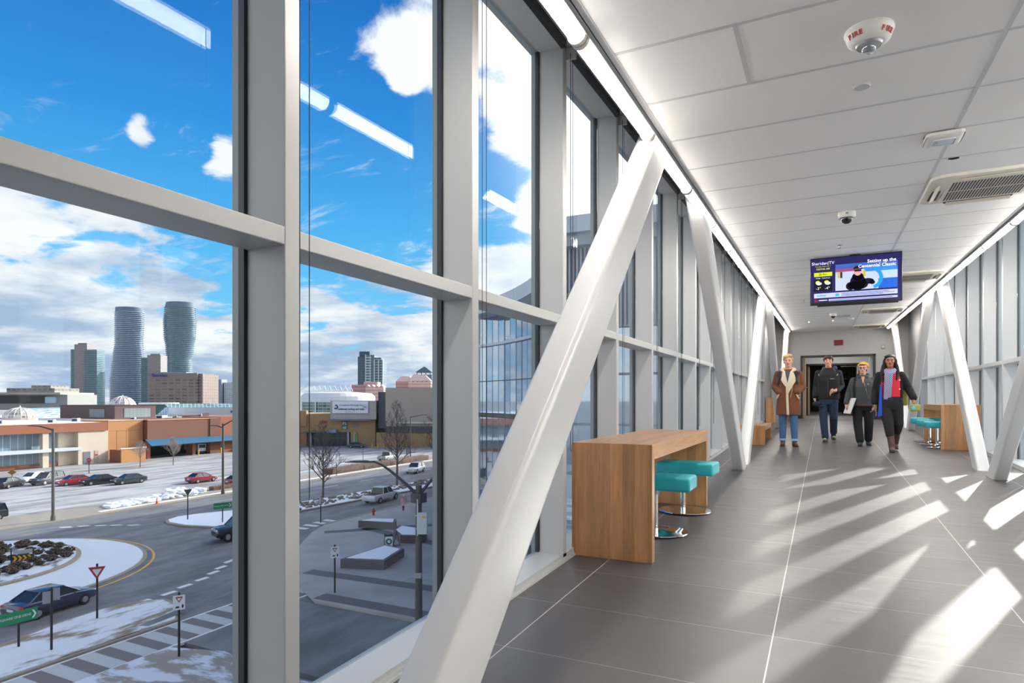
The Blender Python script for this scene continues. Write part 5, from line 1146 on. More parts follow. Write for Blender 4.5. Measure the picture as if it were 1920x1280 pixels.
def ped_yield(label, x, y, rz, base):
    o = post('crossing_sign', label, x, y, 3.0, base, rz=rz, grp='yield to pedestrians signs')
    f_ = MB().rbox(-.26, .26, -.08, -.055, 2.25, 2.95, .01).build('plate', mat('sign_white', None), o); g = tri(f_, 2.74, .16, sred, -.085); tri(g, 2.75, .085, swhite, -.092, 'inner_triangle')
    MB().prismM([(-.1, -.03), (.1, -.03), (.07, .05), (-.04, .05)], 0, .01, facing(-.08, -.085, 2.38)).build('car_symbol', black_m, f_); MB().prismM([(-.025, -.09), (.02, -.09), (.05, .02), (.0, .1), (-.04, .02)], 0, .01, facing(.15, -.085, 2.42)).build('person_symbol', black_m, f_)
ped_yield('white yield to pedestrians sign beside the striped crosswalk, first window', -27.8, 20.1, R(55), .14)
ped_yield('white yield to pedestrians sign on the plaza, second window', -28.0, 31.1, R(48), .14)
o = post('triangle_sign', 'dark triangular sign back on the far splitter island', -58.4, 43.2, 3.0, .19, rz=R(60)); tri(o, 2.75, .40, mat('sign_dark', (74, 70, 72), .5), -.07, 'plate')
o = post('stop_sign', 'tiny red stop sign before the cream block wall', -110.3, 63.3, 2.4, .02, rz=R(62)); MB().prismM([(.36*math.cos(R(22.5+45*i)), .36*math.sin(R(22.5+45*i))) for i in range(8)], 0, .02, facing(0, -.08, 2.3)).build('plate', sred, o); text('lettering', 'STOP', .2, swhite, o, facing(0, -.105, 2.3), .004)
o = post('sign_post', 'black sign post seen edge-on at the crossing below the left tree', -45.6, 48.6, 2.6, .02, rz=R(-30)); MB().rbox(-.3, .3, -.07, -.05, 1.9, 2.6, .01).build('plate', dark_g, o)
o = post('sign_post', 'thin post with a white plate before the lot, under the lamp head', -67.6+-3, 78.8, 3.4, .14, rz=R(0)); MB().rbox(-.14, .14, -.08, -.06, 2.1, 2.9, .01).build('plate', swhite, o)
o = post('parking_sign', 'small blue-white sign post before the orange end wall', -113.5, 101, 2.6, .02, rz=R(60)); MB().rbox(-.3, .3, -.08, -.06, 1.7, 2.6, .01).build('plate', mat('sign_blue', (150, 176, 206), .5), o)
o = thing('diamond_sign', 'small dark yellow diamond sign behind the left end of the row', 'sign', (-107.5, 50.8, GZ), R(65)); MB().cone((0, 0, 0), (0, 0, 1.5), .05, n=6).build('post', post_b, o); MB().prismM([(-.55, 0), (0, -.4), (.55, 0), (0, .4)], 0, .03, facing(0, -.08, 1.7)).build('plate', mat('sign_amber', (150, 106, 40), .5), o)
o = thing('chevron_board', 'black board with yellow chevrons in the roundabout bed', 'sign', (-53.4, 25.9, GZ+.34), R(60))
MB().rbox(-.62, .62, -.05, .0, .12, .62, .01).build('board', mat('board_black', (34, 32, 34), .6), o)
for i in range(4): MB().prismM([(-.15, .2), (0, .2), (.14, 0), (0, -.2), (-.15, -.2), (-.01, 0)], 0, .02, facing(-.43+i*.29, -.06, .37)).build('chevron', mat('chevron_yellow', (224, 170, 40), .5), o)
MB().rbox(-.55, .62, -.04, 0, .68, .98, .01).build('upper_board', mat('board_grey', (170, 172, 178), .6), o)
for x in (-.65, .65): MB().box(x-.04, x+.04, -.06, .04, 0, 1.05).build('post', post_b, o)
o = thing('traffic_cone', 'orange traffic cone in front of the snow bank', 'cone', (-70.6, 48.2, GZ+.14)); MB().cone((0, 0, .04), (0, 0, .75), .16, .03, 14).build('cone', mat('cone_orange', (226, 92, 44), .6), o); MB().box(-.2, .2, -.2, .2, 0, .04).build('foot', mat('cone_orange', None), o); MB().cone((0, 0, .38), (0, 0, .5), .107, .087, 14).build('band', swhite, o)
o = thing('fire_hydrant', 'red fire hydrant on the plaza near the road', 'hydrant', (-43.0, 53.7, GZ+.14)); hr = mat('hydrant_red', (186, 34, 44), .4)
MB().lathe([(.16, 0), (.16, .06), (.11, .08), (.11, .55), (.15, .57), (.15, .62), (.11, .64), (.08, .74), (.03, .78), (0, .78)], n=16).build('barrel', hr, o, smooth=True); MB().cone((-.2, 0, .45), (.2, 0, .45), .06, n=10).build('side_caps', hr, o); MB().cone((0, -.2, .38), (0, 0, .38), .075, n=10).build('front_cap', hr, o); MB().cone((0, 0, .78), (0, 0, .84), .03, n=6).build('top_nut', hr, o)
aw = mat('aboard_black', (40, 38, 42), .6)
def aboard(label, x, y, rz):
    o = thing('folding_sign', label, 'folding sign', (x, y, GZ+.14), rz, 'folding pavement signs')
    for s in (-1, 1):
        t = MB().rbox(-.36, .36, -.02, .02, 0, 1.15, .01).xf(Matrix.Translation((0, s*.28, 0)) @ Matrix.Rotation(s*R(13), 4, 'X')); t.build('board', aw, o)
    for x_ in (-.28, .2): MB().rbox(x_-.1, x_+.1, -.05, .05, 1.1, 1.2, .02).build('handle', aw, o)
    return o
o = aboard('folding pavement sign with a round green emblem on white, plaza', -32.3, 42.3, R(42))
Ma = Matrix.Translation((0, -.28, 0)) @ Matrix.Rotation(-R(13), 4, 'X') @ facing(0, -.024, .6)
pn = MB().prismM([(-.31, -.42), (.31, -.42), (.31, .42), (-.31, .42)], 0, .008, Ma).build('poster', swhite, o)
ring2(0, 0, .12, .26, 0, 360, Ma @ Matrix.Translation((0, .02, .0))).build('round_emblem', mat('emblem_green', (36, 96, 72), .5), pn)
aboard('dark folding pavement sign seen from its side, beside the emblem sign', -32.4, 43.5, R(128))
yb = mat('bollard_yellow', (214, 168, 50), .6)
for i, (x, y) in enumerate(((-102.3, 127.2), (-101.0, 127.9), (-99.7, 128.6), (-98.4, 129.3), (-97.1, 130.0), (-95.8, 130.6), (-94.5, 131.2))):
    tag(MB().cone((x, y, GZ), (x, y, GZ+1.15), .13, n=10).ball((x, y, GZ+1.15), .13, 5).build('bollard', yb, None, (x, y, GZ), smooth=True), 'yellow bollard in the row before the beige store, %s from the left' % ORD[i], 'bollard', 'yellow bollards')
for i, (x, y, lb) in enumerate(((-124.6, 94.8, 'yellow bollard pair by the loading bay pier'), (-124.3, 100.4, 'single yellow bollard at the right end of the loading bays'))):
    tag(MB().cone((x, y, GZ), (x, y, GZ+1.2), .16, n=10).ball((x, y, GZ+1.2), .16, 5).build('bollard', yb, None, (x, y, GZ), smooth=True), lb, 'bollard')
tag(MB().rbox(-124.6, -123.2, 107.4, 109.4, GZ, GZ+.8, .15).build('salt_bin', mat('bin_yellow', (226, 180, 40), .5), None, (-124, 108.4, GZ)), 'low yellow salt bin against the orange end wall', 'bin')

# ------------------------------------------------------------------ bare winter trees
bark = mat('bark', (98, 86, 80), .9, var=.15, vscale=6)
def tree(label, x, y, h, seed, spread=.62, clear=.28, r0=.13, base=.19, grp=None, light=None):
    rn = random.Random(seed); tk = MB(); br = MB()
    o = thing('bare_tree', label, 'tree', (x, y, GZ+base), 0, grp)
    top = h*.93
    tk.tube([(0, 0, 0), (.03, .02, h*.3), (-.02, .03, h*.6), (0, 0, top)], [r0, r0*.8, r0*.45, .02], 7)
    def branch(p, d, L_, r, lev):
        pts = [p]; q_ = Vector(p); dd = Vector(d).normalized(); n = 4
        for i in range(n):
            dd = (dd+Vector((rn.uniform(-.12, .12), rn.uniform(-.12, .12), .10))).normalized(); q_ = q_+dd*L_/n; pts.append(tuple(q_))
        br.tube(pts, [r*(1-.8*i/n) for i in range(n+1)], 4 if lev < 2 else 3, False)
        if lev < 3:
            for k in range((5, 4, 3)[lev]):
                u = rn.uniform(.3, 1.); i = min(int(u*n), n-1); b = Vector(pts[i])+(Vector(pts[i+1])-Vector(pts[i]))*(u*n-i)
                a = rn.uniform(0, 2*PI); side = dd.orthogonal().normalized(); side.rotate(Matrix.Rotation(a, 3, dd))
                branch(tuple(b), dd*.75+side*.62, L_*rn.uniform(.38, .55), max(r*.56, .012), lev+1)
    nb_ = 31
    for i in range(nb_):
        u = clear+(.97-clear)*i/(nb_-1); a = i*2.4+rn.uniform(-.3, .3); w_ = 1-abs(u-.42)*.9
        tilt = .55+.75*u
        branch((0, 0, h*u*.95), (math.cos(a), math.sin(a), tilt), h*spread*.62*w_*(1.05-u*.55), r0*.58*(1.12-u), 0)
    tk.build('trunk', bark, o, smooth=True); br.build('branches', light or bark, o)
    return o
GT = 'bare trees along the road'
tree('bare tree in the rocky median, left side of the second window', -56.2, 60.3, 9.2, 1, .62, .2, .15, grp=GT)
tree('tall bare tree rising behind the silver pickup', -54.6, 73.4, 12.2, 2, .48, .26, .17, grp=GT)
tree('bare tree before the white suv, right side of the second window', -52.6, 81.0, 11.0, 3, .6, .3, .16, grp=GT)
tree('bare tree farther along the median, behind the second mullion', -51.4, 92, 10.0, 6, .6, .3, .16, grp=GT)
lt = mat('bark_frosty', (150, 142, 136), .9)
tree('small bare frosty tree before the loading bays, left of two', -112.3, 73.4, 4.6, 4, .75, .34, .08, .02, 'small trees at the mall', lt)
tree('small bare frosty tree before the loading bays, right of two', -110.4, 78.6, 5.0, 5, .78, .34, .08, .02, 'small trees at the mall', lt)
# ------------------------------------------------------------------ people
skin_a, skin_b = mat('skin_fair', (214, 158, 136), .5), mat('skin_brown', (156, 104, 78), .5)
lip_a, lip_b = mat('lips_fair', (176, 98, 92), .5), mat('lips_brown', (112, 56, 52), .5)
eye_w, eye_d = mat('eye_white', (214, 210, 206), .3), mat('eye_dark', (36, 28, 26), .3)
def sup(cx, cy, rx, ry, z, n=28, e=.82):
    out = []
    for i in range(n):
        a = 2*PI*i/n; c, s = math.cos(a), math.sin(a)
        out.append((cx+rx*math.copysign(abs(c)**e, c), cy+ry*math.copysign(abs(s)**e, s), z))
    return out
class Fig:
    def __init__(s, label, x, y, rz, k, skin, lips, z=None):
        s.o = thing('person', label, 'person', (x, y, SL*min(y, YE) if z is None else z), R(rz)); s.k = k; s.skin = skin; s.lips = lips
        s.b = MB(); s.rings_ = None
    def V(s, p): return tuple(c*s.k for c in p)
    def cap(s, m, a, b, ra, rb=None, n=7): m.capsule(s.V(a), s.V(b), ra*s.k, (rb if rb is not None else ra)*s.k, n)
    def ball(s, m, c, r, sc=(1, 1, 1), n=9, M=None): m.ball(s.V(c), r*s.k, n, sc, M)
    def put(s, m, name, mt, vox=.009, sm=2, par=None): return m.build(name, mt, par or s.o, remesh=vox, sm=sm)
    def loft(s, m, rows): m.rings([[s.V(p) for p in sup(*r[:5], e=r[5] if len(r) > 5 else .82)] for r in rows])
    def head(s, c=(0, 0, 1.632), fem=False):
        x, y, z = c; b = s.b
        s.ball(b, (x, y+.012, z+.018), .1, (.76, .94, 1.02)); s.ball(b, (x, y-.022, z-.045), .075, (.80, .88, .98)); s.ball(b, (x, y-.052, z-.088), .036, (1.05, .9, .8))
        s.ball(b, (x, y-.06, z+.028), .045, (1.2, .6, .6)); s.cap(b, (x, y-.088, z+.012), (x, y-.108, z-.026), .009, .0145, 5); s.ball(b, (x-.012, y-.098, z-.03), .009); s.ball(b, (x+.012, y-.098, z-.03), .009)
        for q in (-1, 1):
            s.ball(b, (x+q*.043, y-.060, z-.02), .03, (.9, .7, .8)); s.ball(b, (x+q*.077, y+.012, z-.008), .027, (.4, .75, 1.1)); s.ball(b, (x+q*.08, y+.006, z-.028), .011, (.5, .8, 1))
        s.cap(b, (x, y+.015, z-.04), (0, .02, 1.42), .054, .062)
        for q, nm in ((-1, 'eye'), (1, 'eye')):
            t = MB(); t.ball(s.V((x+q*.031, y-.082, z+.006)), .0095*s.k, 6, (1.15, .7, .7)); e = t.build(nm, eye_w, s.o, smooth=True)
            t = MB(); t.ball(s.V((x+q*.031, y-.0855, z+.006)), .0076*s.k, 6, (1, .6, 1)); t.build('iris', eye_d, e, smooth=True)
        t = MB(); t.ball(s.V((x, y-.0935, z-.058)), .021*s.k, 6, (1.05, .35, .20)); t.ball(s.V((x, y-.0925, z-.067)), .018*s.k, 6, (1.0, .4, .26)); t.build('lips', s.lips, s.o, smooth=True)
        return c
    def brows(s, c, m):
        x, y, z = c; t = MB()
        for q in (-1, 1): t.tube([s.V((x+q*.015, y-.094, z+.026)), s.V((x+q*.032, y-.091, z+.032)), s.V((x+q*.048, y-.080, z+.026))], .0045*s.k, 5)
        t.build('eyebrows', m, s.o, smooth=True)
    def hand(s, wrist, d, palm_n, side, curl=.5):
        """d: direction of the fingers, palm_n: normal of the palm side, side: direction of the thumb"""
        d, n, t = Vector(d).normalized(), Vector(palm_n).normalized(), Vector(side).normalized(); w = Vector(wrist); b = s.b
        s.cap(b, tuple(w), tuple(w+d*.03), .026, .028)
        for q in (-.026, -.009, .009, .026): s.cap(b, tuple(w+d*.02+t*q*.7), tuple(w+d*.085+t*q), .0145, .0125, 5)
        for q, L_ in ((.030, .068), (.010, .078), (-.011, .072), (-.030, .056)):
            p = w+d*.088+t*q; dd = d.copy()
            for f in (.45, .32, .25):
                dd = (dd*math.cos(curl)+n*math.sin(curl)).normalized(); p2 = p+dd*L_*f; s.cap(b, tuple(p), tuple(p2), .0098, .0088, 5); p = p2; n2 = n; n = (n*math.cos(curl)-d*math.sin(curl)*.3).normalized()
            n = Vector(palm_n).normalized()
        p = w+d*.03+t*.026; p2 = p+(t*.8+d*.75+n*.3).normalized()*.042; s.cap(b, tuple(p), tuple(p2), .0135, .011, 5); p3 = p2+(d*.9+n*.45).normalized()*.034; s.cap(b, tuple(p2), tuple(p3), .011, .009, 5)
    def trunk(s, wide=1.):
        s.loft(s.b, [(0, .0, .10*wide, .08, .80), (0, .0, .155*wide, .105, .88), (0, .0, .16*wide, .11, .96), (0, 0, .135*wide, .095, 1.08), (0, 0, .15*wide, .105, 1.22), (0, .01, .17*wide, .10, 1.34), (0, .015, .13*wide, .08, 1.43), (0, .015, .06, .06, 1.47)])
    def limb(s, m, pts, rr, n=7):
        for (a, b), (ra, rb) in zip(zip(pts, pts[1:]), zip(rr, rr[1:])): s.cap(m, a, b, ra, rb, n)
    def shoe(s, name, m, ankle, toe, h=.10, boot=0., sole=None, wide=1.):
        a, t = Vector(ankle), Vector(toe); d = (t-a); d.z = 0; L_ = max(d.length, .05); d.normalize(); pitch = t.z
        u = MB(); heel = a-d*.055; zz = min(a.z-.075, t.z) if False else t.z
        s.cap(u, tuple(heel+Vector((0, 0, zz+.035-heel.z))), tuple(heel+d*.09+Vector((0, 0, zz+.045-heel.z))), .038*wide, .045*wide)
        s.cap(u, tuple(heel+d*.09+Vector((0, 0, zz+.042-heel.z))), (t.x-d.x*.03, t.y-d.y*.03, zz+.03), .043*wide, .032*wide)
        s.cap(u, tuple(heel+d*.03+Vector((0, 0, zz+.05-heel.z))), (a.x, a.y, a.z+h-.06), .042*wide, .045*wide)
        if boot: s.cap(u, (a.x, a.y, a.z), tuple(boot), .052, .066)
        sh = s.put(u, name, m, .008, 2)
        v = MB(); v.rings([[s.V((p[0], p[1], p[2])) for p in [tuple(heel+d*(.13+.145*math.cos(2*PI*i/18)*(L_+.09)/.27)-Vector((d.y, -d.x, 0))*.044*math.sin(2*PI*i/18)*wide+Vector((0, 0, zz+dz-heel.z))) for i in range(18)]] for dz in (.0, .016)])
        v.build('sole', sole or mat('sole_dark', (28, 26, 26), .7), sh)
        return sh
    def front(s, rows, z):               # y of the garment front surface at height z
        for r0, r1 in zip(rows, rows[1:]):
            if r0[4] <= z <= r1[4]:
                u = (z-r0[4])/(r1[4]-r0[4]); return [r0[i]+(r1[i]-r0[i])*u for i in range(4)]
        return list((rows[0] if z < rows[0][4] else rows[-1])[:4])
    def strip(s, name, mt, rows, edge, off=.006, th=.010, cols=6, par=None):
        """a cloth strip lying on the garment front; edge: list of (z, x left, x right)"""
        m = MB(); f = []
        for z, xl, xr in edge:
            cx, cy, rx, ry = s.front(rows, z); line = []
            for i in range(cols+1):
                x = xl+(xr-xl)*i/cols; q = min(abs((x-cx)/rx), .985); e = 2/.82
                line.append((x, cy-ry*(1-q**e)**(1/e), z))
            f.append(line)
        fr = [[s.V((x, y-off-th, z)) for x, y, z in l]+[s.V((x, y-off+th*.6, z)) for x, y, z in l[::-1]] for l in f]
        m.rings(fr); return m.build(name, mt, par or s.o, smooth=True)
    def finish(s): s.put(s.b, 'body', s.skin, .0075, 1)
denim, denim_d, blackcloth = mat('denim', (66, 100, 140), .85, var=.22, vscale=3), mat('denim_dark', (38, 54, 78), .85, var=.2, vscale=3), mat('cloth_black', (24, 25, 30), .85, var=.1)
lea = mat('boot_brown', (84, 56, 46), .55, var=.15, vscale=12)

# --- man in the brown shearling coat, hands in pockets
p = Fig('young man with blond hair in a brown shearling coat, hands in pockets', -.585, 12.55, -2, .945, skin_a, lip_a)
p.trunk(); c = p.head()
fur, suede = mat('shearling_cream', (214, 196, 172), .9, bump=.5, bscale=180), mat('suede_brown', (110, 64, 38), .85, var=.12, vscale=5)
hipL, hipR = (.09, 0, .90), (-.09, 0, .90)
p.limb(p.b, [hipR, (-.095, -.01, .48), (-.10, .04, .10)], [.07, .05, .038]); p.limb(p.b, [hipL, (.10, -.03, .48), (.115, .0, .10)], [.07, .05, .038])
arms = {-1: [(-.18, .01, 1.385), (-.238, .06, 1.14), (-.165, -.075, .985)], 1: [(.18, .01, 1.385), (.243, .06, 1.14), (.165, -.075, .985)]}
for q in arms: p.limb(p.b, arms[q], [.05, .038, .03]); p.hand(arms[q][2], (-q*.55, .05, -.8), (0, 1, 0), (-q, 0, .3), .15)
p.finish()
t = MB(); rows = [(0, .01, .215, .155, .60), (0, .01, .215, .155, .72), (0, .01, .205, .15, .88), (0, .01, .20, .145, 1.05), (0, .01, .215, .15, 1.22), (0, .015, .215, .14, 1.34), (0, .02, .16, .11, 1.43), (0, .02, .09, .09, 1.48)]
p.loft(t, rows)
for q in arms: p.limb(t, [arms[q][0], arms[q][1], (arms[q][2][0]*.98, arms[q][2][1]-.02, arms[q][2][2]+.06)], [.074, .070, .064])
coat = p.put(t, 'coat', suede, .009, 2)
p.strip('coat_edge', fur, rows, [(.605, -.012, .030), (.8, -.02, .022), (1.0, -.026, .016), (1.15, -.03, .012), (1.22, -.02, .02)], .008, .012, par=coat)
p.strip('lapel', fur, rows, [(1.14, -.03, -.005), (1.20, -.075, .0), (1.27, -.115, -.012), (1.345, -.10, -.03), (1.42, -.095, -.045)], .016, .016, par=coat)
p.strip('lapel', fur, rows, [(1.02, -.012, .02), (1.10, -.005, .06), (1.20, .0, .115), (1.27, .015, .155), (1.345, .03, .13), (1.42, .045, .10)], .016, .016, par=coat)
t = MB()
for q in (-1, 1): p.limb(t, [(q*.06, -.07, 1.42), (q*.11, -.02, 1.47), (q*.08, .08, 1.49)], [.028, .036, .036])
p.limb(t, [(-.08, .08, 1.49), (.08, .08, 1.49)], [.036, .036]); p.put(t, 'collar', fur, .008, 2, coat)
for q in (-1, 1):
    t = MB(); p.limb(t, [(q*.155, -.125, .99), (q*.195, -.095, .915)], [.014, .014]); p.put(t, 'pocket_trim', fur, .006, 1, coat)
p.strip('zip', mat('zip_silver', (190, 186, 180), .3, .7), rows, [(.93, .045, .055), (1.0, .06, .068), (1.18, .085, .093)], .006, .006, 2, coat)
p.strip('shirt', mat('shirt_grey', (74, 82, 94), .8), rows, [(1.24, -.012, .014), (1.34, -.03, .032), (1.44, -.045, .045)], .004, .006, par=coat)
t = MB()
for q in (-1, 1): p.limb(t, [(q*.15, -.12, 1.30), (q*.16, -.08, 1.42), (q*.13, .09, 1.44)], [.022, .024, .022]); p.limb(t, [(q*.17, -.13, 1.20), (q*.15, -.12, 1.30)], [.02, .022])
p.put(t, 'backpack_straps', mat('strap_navy', (32, 36, 52), .8), .007, 1)
t = MB(); t.rbox(*[v*p.k for v in (-.19, .17, .15, .30, .85, 1.36)], .05, 3); t.build('backpack', mat('strap_navy', None), p.o, smooth=True)
t = MB(); p.limb(t, [hipR, (-.095, -.01, .48), (-.10, .04, .12)], [.092, .072, .058]); p.limb(t, [hipL, (.10, -.03, .48), (.115, .0, .12)], [.092, .072, .058]); p.loft(t, [(0, 0, .13, .11, .755), (0, 0, .172, .124, .84), (0, 0, .17, .12, .98)]); j = p.put(t, 'jeans', denim)
for q, ax in ((-1, (-.10, .04)), (1, (.115, 0))): MB().cone(p.V((*ax, .105)), p.V((*ax, .145)), .062*p.k, n=18).build('turn_up', mat('denim_pale', (150, 170, 190), .85), j)
p.shoe('boot', lea, (-.10, .04, .08), (-.105, -.11, 0), .15); p.shoe('boot', lea, (.115, 0, .08), (.16, -.14, 0), .15)
hb = mat('hair_blond', (188, 158, 112), .7, var=.25, vscale=40); t = MB()
for a, r_, sc in (((0, .03, 1.69), .095, (.86, 1, .7)), ((-.03, -.045, 1.725), .05, (1.2, .9, .7)), ((.035, -.04, 1.735), .045, (1.1, .9, .8)), ((-.065, .02, 1.675), .045, (.7, 1.2, 1.1)), ((.065, .02, 1.675), .042, (.7, 1.2, 1.1)), ((0, -.02, 1.745), .05, (1.3, 1, .7)), ((-.06, -.05, 1.70), .03, (1, .8, 1)), ((0, .085, 1.63), .06, (1.1, .7, 1.1))): p.ball(t, a, r_, sc)
p.put(t, 'hair', hb, .007, 1); p.brows(c, mat('brow_light', (140, 108, 76), .8))

# --- man in the black jacket carrying a dark cap
p = Fig('young man in a black jacket and dark jeans holding a dark cap', .075, 13.55, -3, .955, skin_a, lip_a)
p.trunk(); c = p.head()
hipL, hipR = (.09, 0, .90), (-.09, 0, .90); legR = [hipR, (-.085, -.08, .49), (-.045, -.16, .10)]; legL = [hipL, (.095, -.02, .50), (.085, .20, .17)]
for l in (legR, legL): p.limb(p.b, l, [.07, .05, .038])
aR = [(-.178, .01, 1.385), (-.222, .06, 1.12), (-.245, -.05, .885)]; aL = [(.178, .01, 1.385), (.228, .08, 1.13), (.13, -.14, 1.03)]
for a in (aR, aL): p.limb(p.b, a, [.05, .038, .03])
p.hand(aR[2], (.1, -.15, -1), (1, 0, 0), (0, -1, 0), .45); p.hand(aL[2], (-.75, -.55, -.15), (-.2, .3, -1), (0, -.2, 1), .95); p.finish()
jk = mat('jacket_black', (17, 18, 22), .75, var=.1, vscale=4); t = MB(); rows = [(0, .01, .195, .14, .86), (0, .01, .20, .14, .98), (0, .01, .195, .135, 1.1), (0, .01, .21, .145, 1.25), (0, .015, .215, .135, 1.36), (0, .02, .14, .10, 1.44), (0, .02, .08, .085, 1.50)]
p.loft(t, rows); p.limb(t, [aR[0], aR[1], (aR[2][0], aR[2][1], aR[2][2]+.04)], [.072, .064, .05]); p.limb(t, [aL[0], aL[1], (aL[2][0]+.03, aL[2][1]+.05, aL[2][2])], [.072, .064, .05]); coat = p.put(t, 'jacket', jk)
t = MB(); p.limb(t, [(-.075, -.03, 1.46), (-.08, .06, 1.50), (.08, .06, 1.50), (.075, -.03, 1.46)], [.028, .034, .034, .028]); p.put(t, 'collar', jk, .008, 2, coat)
t = MB(); p.limb(t, [(-.08, .10, 1.47), (0, .13, 1.48), (.11, .07, 1.49)], [.05, .06, .05]); p.put(t, 'hood', mat('hood_blue', (40, 62, 104), .7), .008, 2, coat)
rf = mat('piping_grey', (150, 152, 158), .5)
p.strip('piping', rf, rows, [(1.335, -.165, -.15), (1.375, -.185, -.172)], .004, .004, 2, coat); p.strip('piping', rf, rows, [(1.335, .15, .165), (1.375, .172, .185)], .004, .004, 2, coat); p.strip('chest_logo', rf, rows, [(1.268, .04, .115), (1.278, .04, .115)], .004, .004, 3, coat); p.strip('zip', mat('zip_dark', (52, 54, 60), .4, .4), rows, [(.9, -.006, .006), (1.2, -.006, .006), (1.46, -.006, .006)], .004, .004, 2, coat)
t = MB(); p.limb(t, [legR[0], legR[1], (-.047, -.155, .12)], [.095, .075, .066]); p.limb(t, [legL[0], legL[1], (.085, .19, .20)], [.095, .075, .066]); p.loft(t, [(0, 0, .13, .11, .755), (0, 0, .172, .124, .84), (0, 0, .17, .12, .98)]); p.put(t, 'jeans', denim_d)
run, lime = mat('runner_black', (34, 36, 38), .6), mat('runner_lime', (150, 200, 60), .5)
for an, to in (((-.045, -.16, .08), (-.06, -.32, 0)), ((.085, .20, .14), (.11, .06, .03))):
    s_ = p.shoe('running_shoe', run, an, to, .09, sole=mat('sole_grey', (120, 124, 120), .6)); t = MB(); d = Vector(to)-Vector(an); b_ = Vector(an)+Vector((d.x*.45, d.y*.45, -.0)); p.ball(t, (b_.x, b_.y, to[2]+.075), .034, (.9, 1.3, .6)); t.build('lime_tongue', lime, s_, smooth=True)
hd = mat('hair_dark', (50, 36, 32), .6, var=.2, vscale=40); t = MB()
for a, r_, sc in (((0, .025, 1.685), .098, (.86, 1, .75)), ((0, -.055, 1.70), .05, (1.35, .75, .55)), ((-.045, -.07, 1.685), .03, (1, .8, .8)), ((.03, -.075, 1.69), .03, (1.2, .7, .8)), ((-.07, .01, 1.66), .04, (.6, 1.2, 1.2)), ((.07, .01, 1.66), .04, (.6, 1.2, 1.2)), ((0, .085, 1.63), .06, (1.1, .7, 1.2))): p.ball(t, a, r_, sc)
p.put(t, 'hair', hd, .007, 1); p.brows(c, hd)
o = thing('cap', 'dark cap held low in the right hand of the man in black', 'cap', tuple(p.o.matrix_basis @ Vector(p.V((-.205, -.10, .77)))))
t = MB(); t.ball((0, 0, 0), .075, 8, (1, .8, .7)); t.build('crown', mat('cap_dark', (34, 36, 46), .8), o, smooth=True); MB().ball((.06, -.04, -.04), .06, 7, (1.1, .8, .2)).build('brim', mat('cap_dark', None), o, smooth=True)

# --- smiling woman in glasses and a mustard headband, grey jacket
p = Fig('smiling woman with glasses and a mustard hat in a dark grey jacket', .635, 13.05, -4, .855, skin_a, lip_a)
p.trunk(1.12); c = p.head((-.01, -.01, 1.632), True)
hipL, hipR = (.10, 0, .90), (-.10, 0, .90); legR = [hipR, (-.10, -.06, .48), (-.05, -.13, .09)]; legL = [hipL, (.105, -.0, .49), (.095, .14, .11)]
for l in (legR, legL): p.limb(p.b, l, [.08, .055, .04])
aR = [(-.18, .01, 1.375), (-.262, .05, 1.12), (-.315, -.06, .87)]; aL = [(.18, .01, 1.375), (.24, .04, 1.12), (.20, -.07, .85)]
for a in (aR, aL): p.limb(p.b, a, [.052, .04, .03])
p.hand(aR[2], (.0, -.2, -1), (1, .1, 0), (0, -1, 0), .5); p.hand(aL[2], (-.2, -.1, -1), (-1, 0, 0), (0, -1, 0), .4); p.finish()
gj = mat('jacket_grey', (66, 69, 71), .75, var=.15, vscale=5); t = MB(); rows = [(0, .01, .225, .16, .84), (0, .01, .235, .165, .98), (0, .01, .225, .16, 1.1), (0, .005, .225, .165, 1.24), (0, .015, .215, .14, 1.36), (0, .02, .14, .10, 1.44), (0, .02, .085, .085, 1.50)]
p.loft(t, rows); p.limb(t, [aR[0], aR[1], (aR[2][0], aR[2][1], aR[2][2]+.04)], [.074, .068, .053]); p.limb(t, [aL[0], aL[1], (aL[2][0], aL[2][1], aL[2][2]+.04)], [.074, .068, .053]); coat = p.put(t, 'jacket', gj)
t = MB(); p.limb(t, [(-.07, -.06, 1.43), (-.085, .05, 1.50), (.085, .05, 1.50), (.07, -.06, 1.43)], [.03, .034, .034, .03]); p.put(t, 'collar', mat('collar_dark', (44, 46, 50), .8), .008, 2, coat)
p.strip('zip', mat('zip_silver', None), rows, [(1.0, .10, .107), (1.15, .065, .072), (1.30, .025, .032), (1.40, .0, .007)], .005, .005, 2, coat); p.strip('chest_badge', mat('badge_teal', (130, 190, 190), .5), rows, [(1.285, .085, .105), (1.31, .085, .105)], .005, .004, 2, coat); p.strip('neckline', skin_a, rows, [(1.32, -.004, .004), (1.40, -.022, .02), (1.46, -.03, .03)], .004, .005, par=coat)
p.strip('shirt_hem', mat('plaid_red', (120, 62, 62), .8), rows, [(.845, -.12, .15), (.875, -.10, .16)], .002, .006, par=coat)
t = MB(); p.limb(t, [(-.16, -.12, 1.02), (-.165, -.14, 1.25), (-.15, -.06, 1.42), (-.13, .08, 1.44)], [.022, .024, .024, .022]); p.put(t, 'bag_strap', blackcloth, .007, 1)
t = MB(); p.limb(t, [legR[0], legR[1], (-.055, -.125, .12)], [.112, .088, .078]); p.limb(t, [legL[0], legL[1], (.095, .135, .14)], [.112, .088, .078]); p.loft(t, [(0, 0, .15, .12, .745), (0, 0, .205, .145, .83), (0, 0, .20, .14, .98)]); p.put(t, 'trousers', mat('trousers_black', (26, 27, 30), .9, var=.1))
for an, to in (((-.05, -.13, .08), (-.05, -.28, 0)), ((.095, .14, .09), (.12, .0, .0))): p.shoe('shoe', mat('shoe_slate', (44, 48, 54), .6), an, to, .09, wide=1.1)
hbn = mat('hair_brown', (80, 52, 38), .6); t = MB()
